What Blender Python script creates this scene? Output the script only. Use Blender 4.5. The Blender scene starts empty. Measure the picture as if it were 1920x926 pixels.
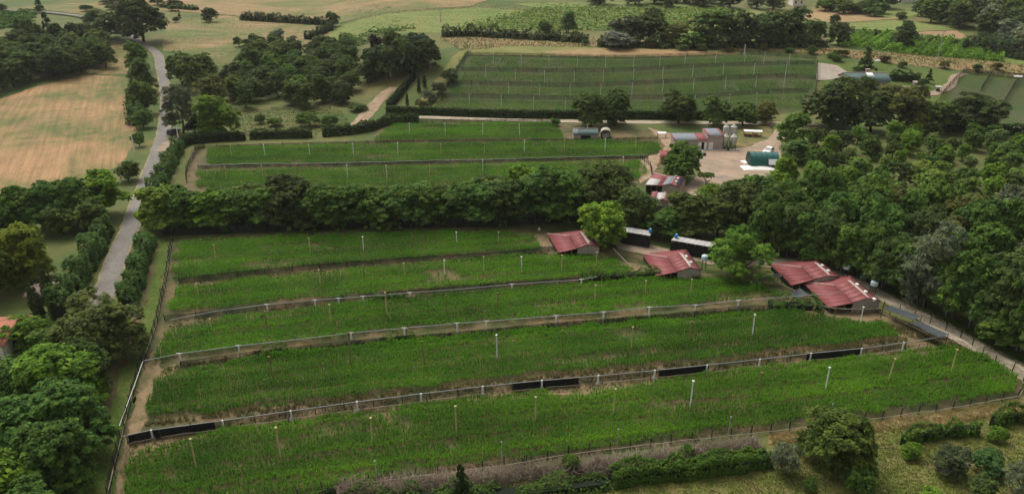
import bpy, math, random
import numpy as np
from mathutils import Vector
from mathutils.geometry import delaunay_2d_cdt

rng = np.random.default_rng(7)
random.seed(7)
sc = bpy.context.scene
COL = sc.collection

# ------------------------------------------------------------------ camera
H, F, PITCH = 50.0, 1370.0, math.radians(23.8)
cam_d = bpy.data.cameras.new('camera')
cam_d.sensor_width = 36.0
cam_d.lens = F * 36.0 / 1920.0
cam_d.clip_start = 0.5
cam_d.clip_end = 9000.0
cam = bpy.data.objects.new('camera', cam_d)
cam.location = (0, 0, H)
cam.rotation_euler = (math.pi / 2 - PITCH, 0, 0)
COL.objects.link(cam)
sc.camera = cam

# ------------------------------------------------------------------ sky, sun, exposure
SUN_EL, SUN_AZ = math.radians(58), math.radians(-35)      # azimuth: from +Y towards +X
world = bpy.data.worlds.new('World')
sc.world = world
world.use_nodes = True
wn, wl = world.node_tree.nodes, world.node_tree.links
bg = wn['Background']
sky = wn.new('ShaderNodeTexSky')
sky.sky_type = 'NISHITA'
sky.sun_disc = False
sky.sun_elevation = SUN_EL
sky.sun_rotation = SUN_AZ
sky.air_density = 1.0
sky.dust_density = 6.0
sky.ozone_density = 1.0
hs = wn.new('ShaderNodeHueSaturation')
hs.inputs['Saturation'].default_value = 0.02             # an overcast, greyish sky
wl.new(sky.outputs['Color'], hs.inputs['Color'])
wl.new(hs.outputs['Color'], bg.inputs['Color'])
bg.inputs['Strength'].default_value = 0.145
sun_d = bpy.data.lights.new('sun', 'SUN')
sun_d.energy = 1.1
sun_d.angle = math.radians(28)
sun_d.color = (1.0, 0.90, 0.73)
sun = bpy.data.objects.new('sun', sun_d)
sdir = Vector((math.sin(SUN_AZ) * math.cos(SUN_EL), math.cos(SUN_AZ) * math.cos(SUN_EL), math.sin(SUN_EL)))
sun.rotation_euler = sdir.to_track_quat('Z', 'Y').to_euler()
sun.location = (0, 100, 200)
COL.objects.link(sun)
sc.view_settings.view_transform = 'Standard'
sc.view_settings.look = 'None'
sc.view_settings.gamma = 1.0
sc.view_settings.exposure = 0.30
sc.view_settings.use_curve_mapping = False

# ------------------------------------------------------------------ terrain height and pixel geometry
def sstep(a, b, x):
    t = np.clip((x - a) / (b - a), 0, 1)
    return t * t * (3 - 2 * t)

def T(x, y):
    x = np.asarray(x, float); y = np.asarray(y, float)
    wl_ = sstep(-62, -22, x + (y - 230) * 0.25)
    hill = 10.0 * sstep(208, 262, y)
    left = 5.0 * sstep(225, 340, y)
    wr = 1 - 0.35 * sstep(95, 150, x)
    h = hill * wl_ * wr + left * (1 - wl_)
    h = h + 0.030 * np.clip(y - 300, 0, 900) * sstep(290, 340, y)
    h = h + 1.2 * sstep(300, 420, y) * np.sin(x * 0.021 + 1.0) * np.cos(y * 0.017)
    h = h + 55 * sstep(700, 2500, y) * (0.6 + 0.4 * np.sin(x * 0.002 + 0.7))
    return h

def t1(x, y):
    return float(T(x, y))

CF = Vector((0, math.cos(PITCH), -math.sin(PITCH)))
CU = Vector((0, math.sin(PITCH), math.cos(PITCH)))
CR = Vector((1, 0, 0))
def G(px, py, h=0.0):
    """world point where the line of sight through a photo pixel meets the ground raised by h"""
    d = (CF + CR * ((px - 960) / F) - CU * ((py - 463) / F))
    o = Vector((0, 0, H))
    if d.z > -0.02:
        d.z = -0.02
    lo, hi = 10.0, 30.0
    def below(t):
        p = o + d * t
        return p.z < t1(p.x, p.y) + h
    while not below(hi) and hi < 3000:
        lo = hi
        hi *= 1.04
    for _ in range(30):
        m = (lo + hi) / 2
        if below(m): hi = m
        else: lo = m
    return o + d * hi

def GP(px, py, z):
    """same, on the horizontal plane z"""
    d = (CF + CR * ((px - 960) / F) - CU * ((py - 463) / F))
    return Vector((0, 0, H)) + d * ((z - H) / d.z)

def S(p):
    """photo pixels per metre at a world point"""
    return F / max(1.0, (Vector(p) - Vector((0, 0, H))).dot(CF))

def vscale(p):
    dx = math.hypot(p[0], p[1])
    return math.cos(math.atan2(H - p[2], dx))

# ------------------------------------------------------------------ materials
MATS = {}
def new_mat(name):
    m = bpy.data.materials.new(name)
    m.use_nodes = True
    nt = m.node_tree
    b = nt.nodes['Principled BSDF']
    b.inputs['Specular IOR Level'].default_value = 0.25
    MATS[name] = m
    return m, nt, b

def ramp(nt, stops):
    r = nt.nodes.new('ShaderNodeValToRGB')
    el = r.color_ramp.elements
    while len(el) > 1: el.remove(el[-1])
    el[0].position, el[0].color = stops[0][0], (*stops[0][1], 1)
    for p, c in stops[1:]:
        e = el.new(p); e.color = (*c, 1)
    return r

def noise(nt, vec, scale, detail=5, rough=0.6, dist=0.0):
    n = nt.nodes.new('ShaderNodeTexNoise')
    n.inputs['Scale'].default_value = scale
    n.inputs['Detail'].default_value = detail
    n.inputs['Roughness'].default_value = rough
    n.inputs['Distortion'].default_value = dist
    if vec is not None: nt.links.new(vec, n.inputs['Vector'])
    return n.outputs['Fac']

def mixc(nt, fac, a, b, mode='MIX'):
    m = nt.nodes.new('ShaderNodeMix')
    m.data_type = 'RGBA'
    m.blend_type = mode
    for sock, v in ((m.inputs['Factor'], fac), (m.inputs[6], a), (m.inputs[7], b)):
        if isinstance(v, (int, float)): sock.default_value = v
        elif isinstance(v, tuple): sock.default_value = (*v, 1)
        else: nt.links.new(v, sock)
    return m.outputs[2]

def mapped(nt, rot=0.0, scale=(1, 1, 1), coord='Position'):
    if coord == 'Position':
        g = nt.nodes.new('ShaderNodeNewGeometry').outputs['Position']
    else:
        g = nt.nodes.new('ShaderNodeTexCoord').outputs[coord]
    mp = nt.nodes.new('ShaderNodeMapping')
    mp.inputs['Rotation'].default_value = (0, 0, rot)
    mp.inputs['Scale'].default_value = scale
    nt.links.new(g, mp.inputs['Vector'])
    return mp.outputs['Vector']

def ground_mat(name, c1, c2, c3, s1=0.06, s2=0.7, streak=None, streak_amt=0.5, rough=0.95, bump=0.4, lo=0.38, hi=0.62, s3=3.5):
    """earth or turf: broad patches c1-c2, mid-scale blotches of c3, fine grain; streak = mowing or wheel direction (radians)"""
    m, nt, b = new_mat(name)
    v = mapped(nt)
    r1 = ramp(nt, [(lo, c1), (hi, c2)])
    nt.links.new(noise(nt, v, s1, 6, 0.65, 0.4), r1.inputs['Fac'])
    r2 = ramp(nt, [(0.48, (0, 0, 0)), (0.66, (1, 1, 1))])
    nt.links.new(noise(nt, v, s2, 6, 0.7), r2.inputs['Fac'])
    c = mixc(nt, r2.outputs['Color'], r1.outputs['Color'], c3)
    fine = ramp(nt, [(0.25, (0.55, 0.55, 0.55)), (0.75, (1.35, 1.35, 1.35))])
    nt.links.new(noise(nt, v, s3, 8, 0.75), fine.inputs['Fac'])
    c = mixc(nt, 1.0, c, fine.outputs['Color'], 'MULTIPLY')
    if streak is not None:
        v1 = mapped(nt, streak)
        mp2 = nt.nodes.new('ShaderNodeMapping'); mp2.inputs['Scale'].default_value = (0.04, 0.9, 1)
        nt.links.new(v1, mp2.inputs['Vector']); v2 = mp2.outputs['Vector']
        rs = ramp(nt, [(0.35, (1 - streak_amt,) * 3), (0.65, (1 + streak_amt * 0.6,) * 3)])
        nt.links.new(noise(nt, v2, 1.0, 4, 0.6), rs.inputs['Fac'])
        c = mixc(nt, 1.0, c, rs.outputs['Color'], 'MULTIPLY')
    nt.links.new(c, b.inputs['Base Color'])
    b.inputs['Roughness'].default_value = rough
    bp = nt.nodes.new('ShaderNodeBump')
    bp.inputs['Strength'].default_value = bump
    bp.inputs['Distance'].default_value = 0.15
    nt.links.new(noise(nt, v, 2.2, 8, 0.75), bp.inputs['Height'])
    nt.links.new(bp.outputs['Normal'], b.inputs['Normal'])
    return m

def plain(name, c, rough=0.7, metal=0.0, var=0.25, scale=1.5, spec=0.25, coord='Object'):
    m, nt, b = new_mat(name)
    v = mapped(nt, coord=coord)
    r = ramp(nt, [(0.3, tuple(x * (1 - var) for x in c)), (0.7, tuple(x * (1 + var * 0.6) for x in c))])
    nt.links.new(noise(nt, v, scale, 6, 0.7), r.inputs['Fac'])
    nt.links.new(r.outputs['Color'], b.inputs['Base Color'])
    b.inputs['Roughness'].default_value = rough
    b.inputs['Metallic'].default_value = metal
    b.inputs['Specular IOR Level'].default_value = spec
    return m

def leaf_mat(name, hue_mix=None):
    """leaf colour comes from the object's own colour, varied leaf by leaf"""
    m, nt, b = new_mat(name)
    oi = nt.nodes.new('ShaderNodeObjectInfo')
    at = nt.nodes.new('ShaderNodeAttribute'); at.attribute_name = 'lv'
    rr = ramp(nt, [(0.0, (0.50, 0.55, 0.55)), (0.5, (1.0, 1.0, 1.0)), (1.0, (1.75, 1.55, 1.15))])
    nt.links.new(at.outputs['Fac'], rr.inputs['Fac'])
    c = mixc(nt, 1.0, oi.outputs['Color'], rr.outputs['Color'], 'MULTIPLY')
    nt.links.new(c, b.inputs['Base Color'])
    b.inputs['Roughness'].default_value = 0.75
    b.inputs['Specular IOR Level'].default_value = 0.08
    tr = nt.nodes.new('ShaderNodeBsdfTranslucent')
    nt.links.new(c, tr.inputs['Color'])
    mx = nt.nodes.new('ShaderNodeMixShader')
    mx.inputs[0].default_value = 0.36
    out = nt.nodes['Material Output']
    nt.links.new(b.outputs[0], mx.inputs[1]); nt.links.new(tr.outputs[0], mx.inputs[2])
    nt.links.new(mx.outputs[0], out.inputs['Surface'])
    return m

def net_mat(name, c, cover):
    m, nt, b = new_mat(name)
    b.inputs['Roughness'].default_value = 0.9
    b.inputs['Base Color'].default_value = (*c, 1)
    v = mapped(nt)
    r = ramp(nt, [(0.3, (cover * 0.6,) * 3), (0.7, (min(1, cover * 1.35),) * 3)])
    nt.links.new(noise(nt, v, 0.5, 4, 0.7), r.inputs['Fac'])
    tr = nt.nodes.new('ShaderNodeBsdfTransparent')
    mx = nt.nodes.new('ShaderNodeMixShader')
    nt.links.new(r.outputs['Color'], mx.inputs[0])
    nt.links.new(tr.outputs[0], mx.inputs[1]); nt.links.new(b.outputs[0], mx.inputs[2])
    nt.links.new(mx.outputs[0], nt.nodes['Material Output'].inputs['Surface'])
    return m

M_turf = ground_mat('turf', (0.065, 0.10, 0.022), (0.17, 0.145, 0.052), (0.085, 0.12, 0.028), 0.035, 0.5, lo=0.42, hi=0.62)
M_lawn = ground_mat('lawn', (0.065, 0.115, 0.016), (0.095, 0.14, 0.024), (0.135, 0.135, 0.04), 0.09, 0.8)
M_meadow = ground_mat('dry_meadow', (0.115, 0.15, 0.028), (0.20, 0.19, 0.055), (0.22, 0.17, 0.075), 0.12, 0.5)
M_greenmeadow = ground_mat('green_meadow', (0.115, 0.18, 0.032), (0.17, 0.21, 0.050), (0.24, 0.20, 0.075), 0.04, 0.3, streak=0.2, streak_amt=0.25)
_sd = G(150, 178) - G(130, 250); STK = -math.atan2(_sd.y, _sd.x)
M_stubble = ground_mat('stubble', (0.33, 0.215, 0.10), (0.25, 0.185, 0.085), (0.36, 0.25, 0.125), 0.03, 0.3, streak=STK, streak_amt=0.22, lo=0.4, hi=0.6)
M_stubble_green = ground_mat('grown_stubble', (0.36, 0.215, 0.105), (0.13, 0.14, 0.042), (0.27, 0.175, 0.08), 0.034, 0.2, streak=STK, streak_amt=0.22, lo=0.41, hi=0.57, s3=2.2, bump=0.8)
M_topfield = ground_mat('old_meadow', (0.30, 0.20, 0.095), (0.13, 0.155, 0.042), (0.20, 0.165, 0.065), 0.022, 0.12, streak=0.15, streak_amt=0.3, lo=0.42, hi=0.56, s3=1.2, bump=0.8)
M_soil = ground_mat('pen_soil', (0.165, 0.115, 0.058), (0.075, 0.080, 0.030), (0.050, 0.072, 0.020), 0.14, 0.5, lo=0.45, hi=0.6)
M_tansoil = ground_mat('tan_soil', (0.27, 0.185, 0.105), (0.19, 0.145, 0.075), (0.10, 0.10, 0.04), 0.25, 0.6)
M_hillsoil = ground_mat('terrace_soil', (0.045, 0.080, 0.018), (0.085, 0.080, 0.036), (0.04, 0.075, 0.015), 0.10, 0.6)
M_bank = ground_mat('dry_bank', (0.28, 0.19, 0.085), (0.15, 0.14, 0.048), (0.085, 0.10, 0.03), 0.08, 0.35)
M_yard = ground_mat('yard_dirt', (0.40, 0.29, 0.20), (0.31, 0.23, 0.165), (0.24, 0.20, 0.155), 0.10, 0.25, streak=0.5, streak_amt=0.15)
M_reddirt = ground_mat('red_dirt', (0.40, 0.27, 0.19), (0.27, 0.19, 0.12), (0.17, 0.15, 0.06), 0.3, 0.8)
M_track = ground_mat('track_gravel', (0.46, 0.38, 0.285), (0.36, 0.30, 0.215), (0.25, 0.215, 0.13), 0.3, 1.2)
M_brownfield = ground_mat('ploughed', (0.33, 0.205, 0.115), (0.28, 0.18, 0.10), (0.24, 0.16, 0.08), 0.1, 0.6)
M_concrete = ground_mat('concrete', (0.42, 0.36, 0.30), (0.34, 0.29, 0.23), (0.27, 0.22, 0.16), 0.2, 0.8)
M_asphalt = ground_mat('asphalt', (0.185, 0.17, 0.15), (0.225, 0.207, 0.185), (0.155, 0.143, 0.127), 0.06, 0.4, bump=0.1)
M_verge = ground_mat('road_verge', (0.35, 0.27, 0.17), (0.24, 0.20, 0.11), (0.11, 0.12, 0.04), 0.4, 1.5)
M_bare = ground_mat('bare_strip', (0.13, 0.085, 0.045), (0.09, 0.085, 0.03), (0.065, 0.085, 0.022), 0.3, 0.9)
M_orchard = ground_mat('orchard_grass', (0.075, 0.115, 0.022), (0.105, 0.125, 0.032), (0.15, 0.115, 0.052), 0.10, 0.4)
M_leaf = leaf_mat('leaves')
M_bark = plain('bark', (0.085, 0.065, 0.045), 0.95, var=0.5, scale=4)
M_deadwood = plain('dead_twigs', (0.25, 0.195, 0.15), 0.95, var=0.5, scale=2, coord='Generated')
M_whitepole = plain('white_pole', (0.70, 0.70, 0.66), 0.6, var=0.15)
M_woodpole = plain('wood_pole', (0.50, 0.41, 0.20), 0.8, var=0.35)
M_brownpole = plain('brown_pole', (0.24, 0.15, 0.07), 0.85, var=0.4)
M_darkpost = plain('dark_post', (0.050, 0.045, 0.038), 0.9, var=0.4)
M_greypole = plain('grey_pole', (0.33, 0.34, 0.34), 0.6, var=0.2)
M_rail = plain('log_rail', (0.33, 0.28, 0.20), 0.85, var=0.35)
M_pipe = plain('pipe', (0.30, 0.31, 0.30), 0.45, var=0.2)
M_cement = plain('cement', (0.34, 0.32, 0.29), 0.9, var=0.25)
M_net = net_mat('dark_net', (0.022, 0.026, 0.022), 0.62)
M_netthin = net_mat('thin_net', (0.028, 0.036, 0.026), 0.32)
M_nethill = net_mat('hill_net', (0.045, 0.040, 0.030), 0.5)
M_shadecloth = plain('black_shade_cloth', (0.011, 0.012, 0.012), 0.8, var=0.4)
M_greycloth = plain('grey_shade_cloth', (0.055, 0.066, 0.068), 0.8, var=0.25)
def roof_mat(name, c, faded, amt):
    """painted sheet metal: every sheet a little different, faded and rusty in streaks"""
    m, nt, b = new_mat(name)
    oi = nt.nodes.new('ShaderNodeObjectInfo')
    v = mapped(nt)
    r = ramp(nt, [(0.40, (0, 0, 0)), (0.72, (amt,) * 3)])
    nt.links.new(noise(nt, v, 0.8, 8, 0.75), r.inputs['Fac'])
    col = mixc(nt, r.outputs['Color'], c, faded)
    rs = ramp(nt, [(0.60, (0, 0, 0)), (0.80, (0.7, 0.7, 0.7))])
    nt.links.new(noise(nt, v, 2.3, 8, 0.8), rs.inputs['Fac'])
    col = mixc(nt, rs.outputs['Color'], col, (0.16, 0.075, 0.05))
    rv = ramp(nt, [(0.0, (0.90, 0.89, 0.89)), (1.0, (1.10, 1.11, 1.11))])
    nt.links.new(oi.outputs['Random'], rv.inputs['Fac'])
    col = mixc(nt, 1.0, col, rv.outputs['Color'], 'MULTIPLY')
    nt.links.new(col, b.inputs['Base Color'])
    b.inputs['Roughness'].default_value = 0.6
    return m
M_redroof = roof_mat('red_roof', (0.225, 0.058, 0.058), (0.28, 0.11, 0.105), 0.5)
M_redroof2 = roof_mat('weathered_red_roof', (0.225, 0.066, 0.064), (0.30, 0.13, 0.12), 0.6)
M_ridge = plain('ridge_cap', (0.52, 0.36, 0.32), 0.6, var=0.3, scale=2)
M_pale = plain('bleached_sheet', (0.50, 0.43, 0.38), 0.6, var=0.45, scale=1.2)
M_block = plain('block_wall', (0.33, 0.285, 0.235), 0.9, var=0.25, scale=3)
M_pinkblock = plain('pink_block_wall', (0.36, 0.285, 0.25), 0.9, var=0.2, scale=3)
M_dark = plain('dark_opening', (0.010, 0.010, 0.010), 0.9, var=0.2)
M_darkgreen = plain('dark_green_sheet', (0.010, 0.045, 0.036), 0.6, var=0.3)
M_tunnel = plain('green_tarp', (0.010, 0.105, 0.088), 0.38, var=0.25, scale=0.8, spec=0.5)
M_greenroof = plain('green_metal_roof', (0.075, 0.12, 0.11), 0.5, var=0.25, scale=1.0)
M_greyroof = plain('grey_panel', (0.20, 0.215, 0.235), 0.5, var=0.2, scale=1.5)
M_lightgrey = plain('light_grey_sheet', (0.44, 0.42, 0.40), 0.6, var=0.2, scale=1.5)
M_white = plain('white_paint', (0.78, 0.77, 0.73), 0.5, var=0.1)
M_silver = plain('galvanised', (0.50, 0.49, 0.46), 0.45, metal=0.25, var=0.2, scale=2)
M_tan = plain('tan_boards', (0.42, 0.34, 0.22), 0.8, var=0.3)
M_blue = plain('blue_plastic', (0.05, 0.25, 0.62), 0.4, var=0.15)
M_tank = plain('pale_tank', (0.52, 0.66, 0.66), 0.35, var=0.2, scale=3)
M_glass = plain('dark_glass', (0.02, 0.024, 0.028), 0.1, var=0.1, spec=0.5)
M_tyre = plain('tyre', (0.02, 0.02, 0.02), 0.9, var=0.2)
M_canvas = plain('beige_canvas', (0.42, 0.38, 0.30), 0.9, var=0.25)
M_orange = plain('orange_render', (0.72, 0.33, 0.14), 0.8, var=0.12)
M_terracotta = plain('terracotta_tiles', (0.36, 0.14, 0.085), 0.8, var=0.4, scale=3)
M_oldtile = plain('old_tiles', (0.24, 0.17, 0.145), 0.85, var=0.5, scale=2)
M_render = plain('white_render', (0.66, 0.63, 0.57), 0.85, var=0.15)
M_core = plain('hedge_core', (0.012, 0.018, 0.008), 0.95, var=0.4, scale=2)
M_solar = plain('solar_panel', (0.035, 0.045, 0.065), 0.2, var=0.2, spec=0.5)
M_rust = plain('rust', (0.19, 0.095, 0.05), 0.85, var=0.5)

# ------------------------------------------------------------------ mesh and object helpers
def mesh_np(name, V, faces, mats=None, lv=None, smooth=False):
    """faces: list of (n,k) int arrays"""
    me = bpy.data.meshes.new(name)
    V = np.asarray(V, np.float32).reshape(-1, 3)
    me.vertices.add(len(V))
    me.vertices.foreach_set('co', V.ravel())
    faces = [np.asarray(f, np.int32) for f in faces if len(f)]
    loops = np.concatenate([f.ravel() for f in faces])
    totals = np.concatenate([np.full(len(f), f.shape[1], np.int32) for f in faces])
    starts = np.concatenate([[0], np.cumsum(totals)[:-1]]).astype(np.int32)
    me.loops.add(len(loops)); me.loops.foreach_set('vertex_index', loops)
    me.polygons.add(len(totals))
    me.polygons.foreach_set('loop_start', starts)
    me.polygons.foreach_set('loop_total', totals)
    if smooth:
        me.polygons.foreach_set('use_smooth', np.ones(len(totals), bool))
    me.update(calc_edges=True)
    if lv is not None:
        a = me.attributes.new('lv', 'FLOAT', 'FACE')
        a.data.foreach_set('value', np.asarray(lv, np.float32))
    if mats is not None: me.materials.append(mats)
    return me

def link(name, me, parent=None, loc=None):
    o = bpy.data.objects.new(name, me)
    COL.objects.link(o)
    if parent is not None: o.parent = parent
    if loc is not None: o.location = loc
    return o

def tag(o, label=None, cat=None, group=None, kind=None):
    if label: o['label'] = label
    if cat: o['category'] = cat
    if group: o['group'] = group
    if kind: o['kind'] = kind
    return o

def thing(name, label, cat, loc, rz=0.0, group=None, scale=None):
    o = bpy.data.objects.new(name, None)
    o.empty_display_size = 0.5
    COL.objects.link(o)
    o.location = loc
    o.rotation_euler = (0, 0, rz)
    if scale: o.scale = scale
    return tag(o, label, cat, group)

class MB:
    def __init__(self): self.V, self.Fs = [], []
    def add(self, V, Fc):
        n = len(self.V)
        self.V += [tuple(v) for v in V]
        self.Fs += [tuple(i + n for i in f) for f in Fc]
        return self
    def box(self, x0, x1, y0, y1, z0, z1):
        return self.add([(x0, y0, z0), (x1, y0, z0), (x1, y1, z0), (x0, y1, z0), (x0, y0, z1), (x1, y0, z1), (x1, y1, z1), (x0, y1, z1)],
                        [(0, 3, 2, 1), (4, 5, 6, 7), (0, 1, 5, 4), (1, 2, 6, 5), (2, 3, 7, 6), (3, 0, 4, 7)])
    def tube(self, a, b, r0, r1=None, n=6, cap=True):
        a, b = Vector(a), Vector(b)
        r1 = r0 if r1 is None else r1
        d = (b - a)
        if d.length < 1e-6: return self
        q = d.to_track_quat('Z', 'Y')
        V = []
        for p, r in ((a, r0), (b, r1)):
            for k in range(n):
                t = 2 * math.pi * k / n
                V.append(p + q @ Vector((math.cos(t) * r, math.sin(t) * r, 0)))
        Fc = [(k, (k + 1) % n, n + (k + 1) % n, n + k) for k in range(n)]
        if cap: Fc += [tuple(range(n - 1, -1, -1)), tuple(range(n, 2 * n))]
        return self.add(V, Fc)
    def path(self, pts, r, n=5):
        for a, b in zip(pts[:-1], pts[1:]): self.tube(a, b, r, r, n)
        return self
    def lathe(self, prof, n=16):
        """prof: list of (r, z)"""
        V, Fc = [], []
        for r, z in prof:
            for k in range(n):
                t = 2 * math.pi * k / n
                V.append((math.cos(t) * r, math.sin(t) * r, z))
        for i in range(len(prof) - 1):
            for k in range(n):
                Fc.append((i * n + k, i * n + (k + 1) % n, (i + 1) * n + (k + 1) % n, (i + 1) * n + k))
        Fc.append(tuple(range(n - 1, -1, -1)))
        m = (len(prof) - 1) * n
        Fc.append(tuple(range(m, m + n)))
        return self.add(V, Fc)
    def prism(self, pts, dz):
        """slab: polygon pts (3D, in order) extruded down by dz"""
        n = len(pts)
        V = [tuple(p) for p in pts] + [(p[0], p[1], p[2] - dz) for p in pts]
        Fc = [tuple(range(n)), tuple(range(2 * n - 1, n - 1, -1))]
        Fc += [(i, n + i, n + (i + 1) % n, (i + 1) % n) for i in range(n)]
        return self.add(V, Fc)
    def mesh(self, name, mat, smooth=False):
        me = bpy.data.meshes.new(name)
        me.from_pydata(self.V, [], self.Fs)
        me.materials.append(mat)
        if smooth:
            me.polygons.foreach_set('use_smooth', np.ones(len(me.polygons), bool))
        return me
    def build(self, name, mat, parent=None, smooth=False, loc=None):
        return link(name, self.mesh(name, mat, smooth), parent, loc)

def inpoly(px, py, poly):
    px = np.asarray(px); py = np.asarray(py)
    inside = np.zeros(px.shape, bool)
    n = len(poly)
    for i in range(n):
        x0, y0 = poly[i][0], poly[i][1]
        x1, y1 = poly[(i + 1) % n][0], poly[(i + 1) % n][1]
        c = ((y0 > py) != (y1 > py)) & (px < (x1 - x0) * (py - y0) / (y1 - y0 + 1e-12) + x0)
        inside ^= c
    return inside

def vnoise(x, y, s, seed=0):
    """cheap smooth value noise, 0..1"""
    x = np.asarray(x) / s + seed * 17.3; y = np.asarray(y) / s + seed * 9.7
    xi = np.floor(x).astype(np.int64); yi = np.floor(y).astype(np.int64)
    fx = x - xi; fy = y - yi
    fx = fx * fx * (3 - 2 * fx); fy = fy * fy * (3 - 2 * fy)
    def hsh(a, b):
        h = (a * 374761393 + b * 668265263 + seed * 1442695) & 0x7fffffff
        h = ((h ^ (h >> 13)) * 1274126177) & 0x7fffffff
        return ((h ^ (h >> 16)) & 0xffff) / 65535.0
    return (hsh(xi, yi) * (1 - fx) + hsh(xi + 1, yi) * fx) * (1 - fy) + (hsh(xi, yi + 1) * (1 - fx) + hsh(xi + 1, yi + 1) * fx) * fy

def W(pts, h=0.0):
    return [G(x, y, h) for x, y in pts]

def densify(P, step, jit=0.0, closed=True):
    out = []
    n = len(P)
    for i in range(n if closed else n - 1):
        a, b = Vector(P[i]), Vector(P[(i + 1) % n])
        L = (b - a).length
        k = max(1, int(L / step))
        for j in range(k):
            p = a.lerp(b, j / k)
            if jit and j: p = p + Vector((random.uniform(-jit, jit), random.uniform(-jit, jit), 0))
            out.append(p)
    if not closed: out.append(Vector(P[-1]))
    return out

def patch(name, px, mat, layer=1, step=3.0, jit=0.5, label=None):
    """a sheet of ground with an uneven edge, draped on the terrain"""
    P = densify(W(px), step * 0.6, jit)
    B = [(p.x, p.y) for p in P]
    xs = [b[0] for b in B]; ys = [b[1] for b in B]
    gx, gy = np.meshgrid(np.arange(min(xs), max(xs), step), np.arange(min(ys), max(ys), step))
    gx = gx.ravel() + rng.uniform(-.2, .2, gx.size) * step; gy = gy.ravel() + rng.uniform(-.2, .2, gy.size) * step
    ins = inpoly(gx, gy, B)
    pts = [Vector(b) for b in B] + [Vector((a, b)) for a, b in zip(gx[ins], gy[ins])]
    n = len(B)
    r = delaunay_2d_cdt(pts, [(i, (i + 1) % n) for i in range(n)], [], 1, 1e-4)
    v2 = np.array([(v.x, v.y) for v in r[0]])
    z = T(v2[:, 0], v2[:, 1]) + 0.03 * layer * (1 + np.clip(v2[:, 1] - 200, 0, 400) / 60)
    me = mesh_np(name, np.column_stack([v2, z]), [np.array([f for f in r[2] if len(f) == 3], np.int32)], mat, smooth=True)
    o = link(name, me)
    tag(o, label, kind='structure')
    return o

def smooth_line(P, step=2.0):
    """Catmull-Rom through world points"""
    P = [Vector(p) for p in P]
    out = []
    for i in range(len(P) - 1):
        p0 = P[max(i - 1, 0)]; p1 = P[i]; p2 = P[i + 1]; p3 = P[min(i + 2, len(P) - 1)]
        k = max(2, int((p2 - p1).length / step))
        for j in range(k):
            t = j / k
            out.append(0.5 * ((2 * p1) + (p2 - p0) * t + (2 * p0 - 5 * p1 + 4 * p2 - p3) * t * t + (3 * p1 - p0 - 3 * p2 + p3) * t ** 3))
    out.append(P[-1])
    return out

def ribbon(name, pts, width, mat, layer=3, step=1.5, jit=0.15, off=0.0, ncross=4, label=None):
    L = smooth_line(pts, step)
    V, Fq = [], []
    for i, p in enumerate(L):
        a = L[max(i - 1, 0)]; b = L[min(i + 1, len(L) - 1)]
        d = Vector((b.x - a.x, b.y - a.y)); d.normalize()
        nrm = Vector((-d.y, d.x))
        w0 = -width / 2 + off + random.uniform(-jit, jit); w1 = width / 2 + off + random.uniform(-jit, jit)
        for k in range(ncross + 1):
            w = w0 + (w1 - w0) * k / ncross
            x, y = p.x + nrm.x * w, p.y + nrm.y * w
            V.append((x, y, t1(x, y) + 0.03 * layer * (1 + min(max(y - 200, 0), 400) / 60)))
    c = ncross + 1
    for i in range(len(L) - 1):
        for k in range(ncross):
            Fq.append((i * c + k, (i + 1) * c + k, (i + 1) * c + k + 1, i * c + k + 1))
    o = link(name, mesh_np(name, V, [np.array(Fq)], mat, smooth=True))
    tag(o, label, kind='structure')
    return o

ORD = ['first', 'second', 'third', 'fourth', 'fifth', 'sixth', 'seventh', 'eighth', 'ninth', 'tenth', 'eleventh', 'twelfth',
       'thirteenth', 'fourteenth', 'fifteenth', 'sixteenth', 'seventeenth', 'eighteenth', 'nineteenth', 'twentieth']
TENS = {2: 'twenty', 3: 'thirty', 4: 'forty', 5: 'fifty', 6: 'sixty', 7: 'seventy', 8: 'eighty'}
TENTH = {2: 'twentieth', 3: 'thirtieth', 4: 'fortieth', 5: 'fiftieth', 6: 'sixtieth', 7: 'seventieth', 8: 'eightieth'}
def nth(i):
    if i < 20: return ORD[i]
    a, b = divmod(i + 1, 10)
    return TENTH[a] if b == 0 else TENS[a] + '-' + ORD[b - 1]

# ------------------------------------------------------------------ the ground
rows = np.concatenate([np.arange(18, 60, 1.5), np.arange(60, 330, 1.4), np.geomspace(330, 4500, 120)])
us = np.linspace(-1, 1, 261)
YY, UU = np.meshgrid(rows, us, indexing='ij')
XX = UU * (0.95 * YY + 60)
ZZ = T(XX, YY)
nr, nc = XX.shape
idx = np.arange(nr * nc).reshape(nr, nc)
quads = np.stack([idx[:-1, :-1].ravel(), idx[:-1, 1:].ravel(), idx[1:, 1:].ravel(), idx[1:, :-1].ravel()], 1)
gme = mesh_np('ground', np.stack([XX.ravel(), YY.ravel(), ZZ.ravel()], 1), [quads], M_turf, smooth=True)
tag(link('ground', gme), kind='structure')

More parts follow.
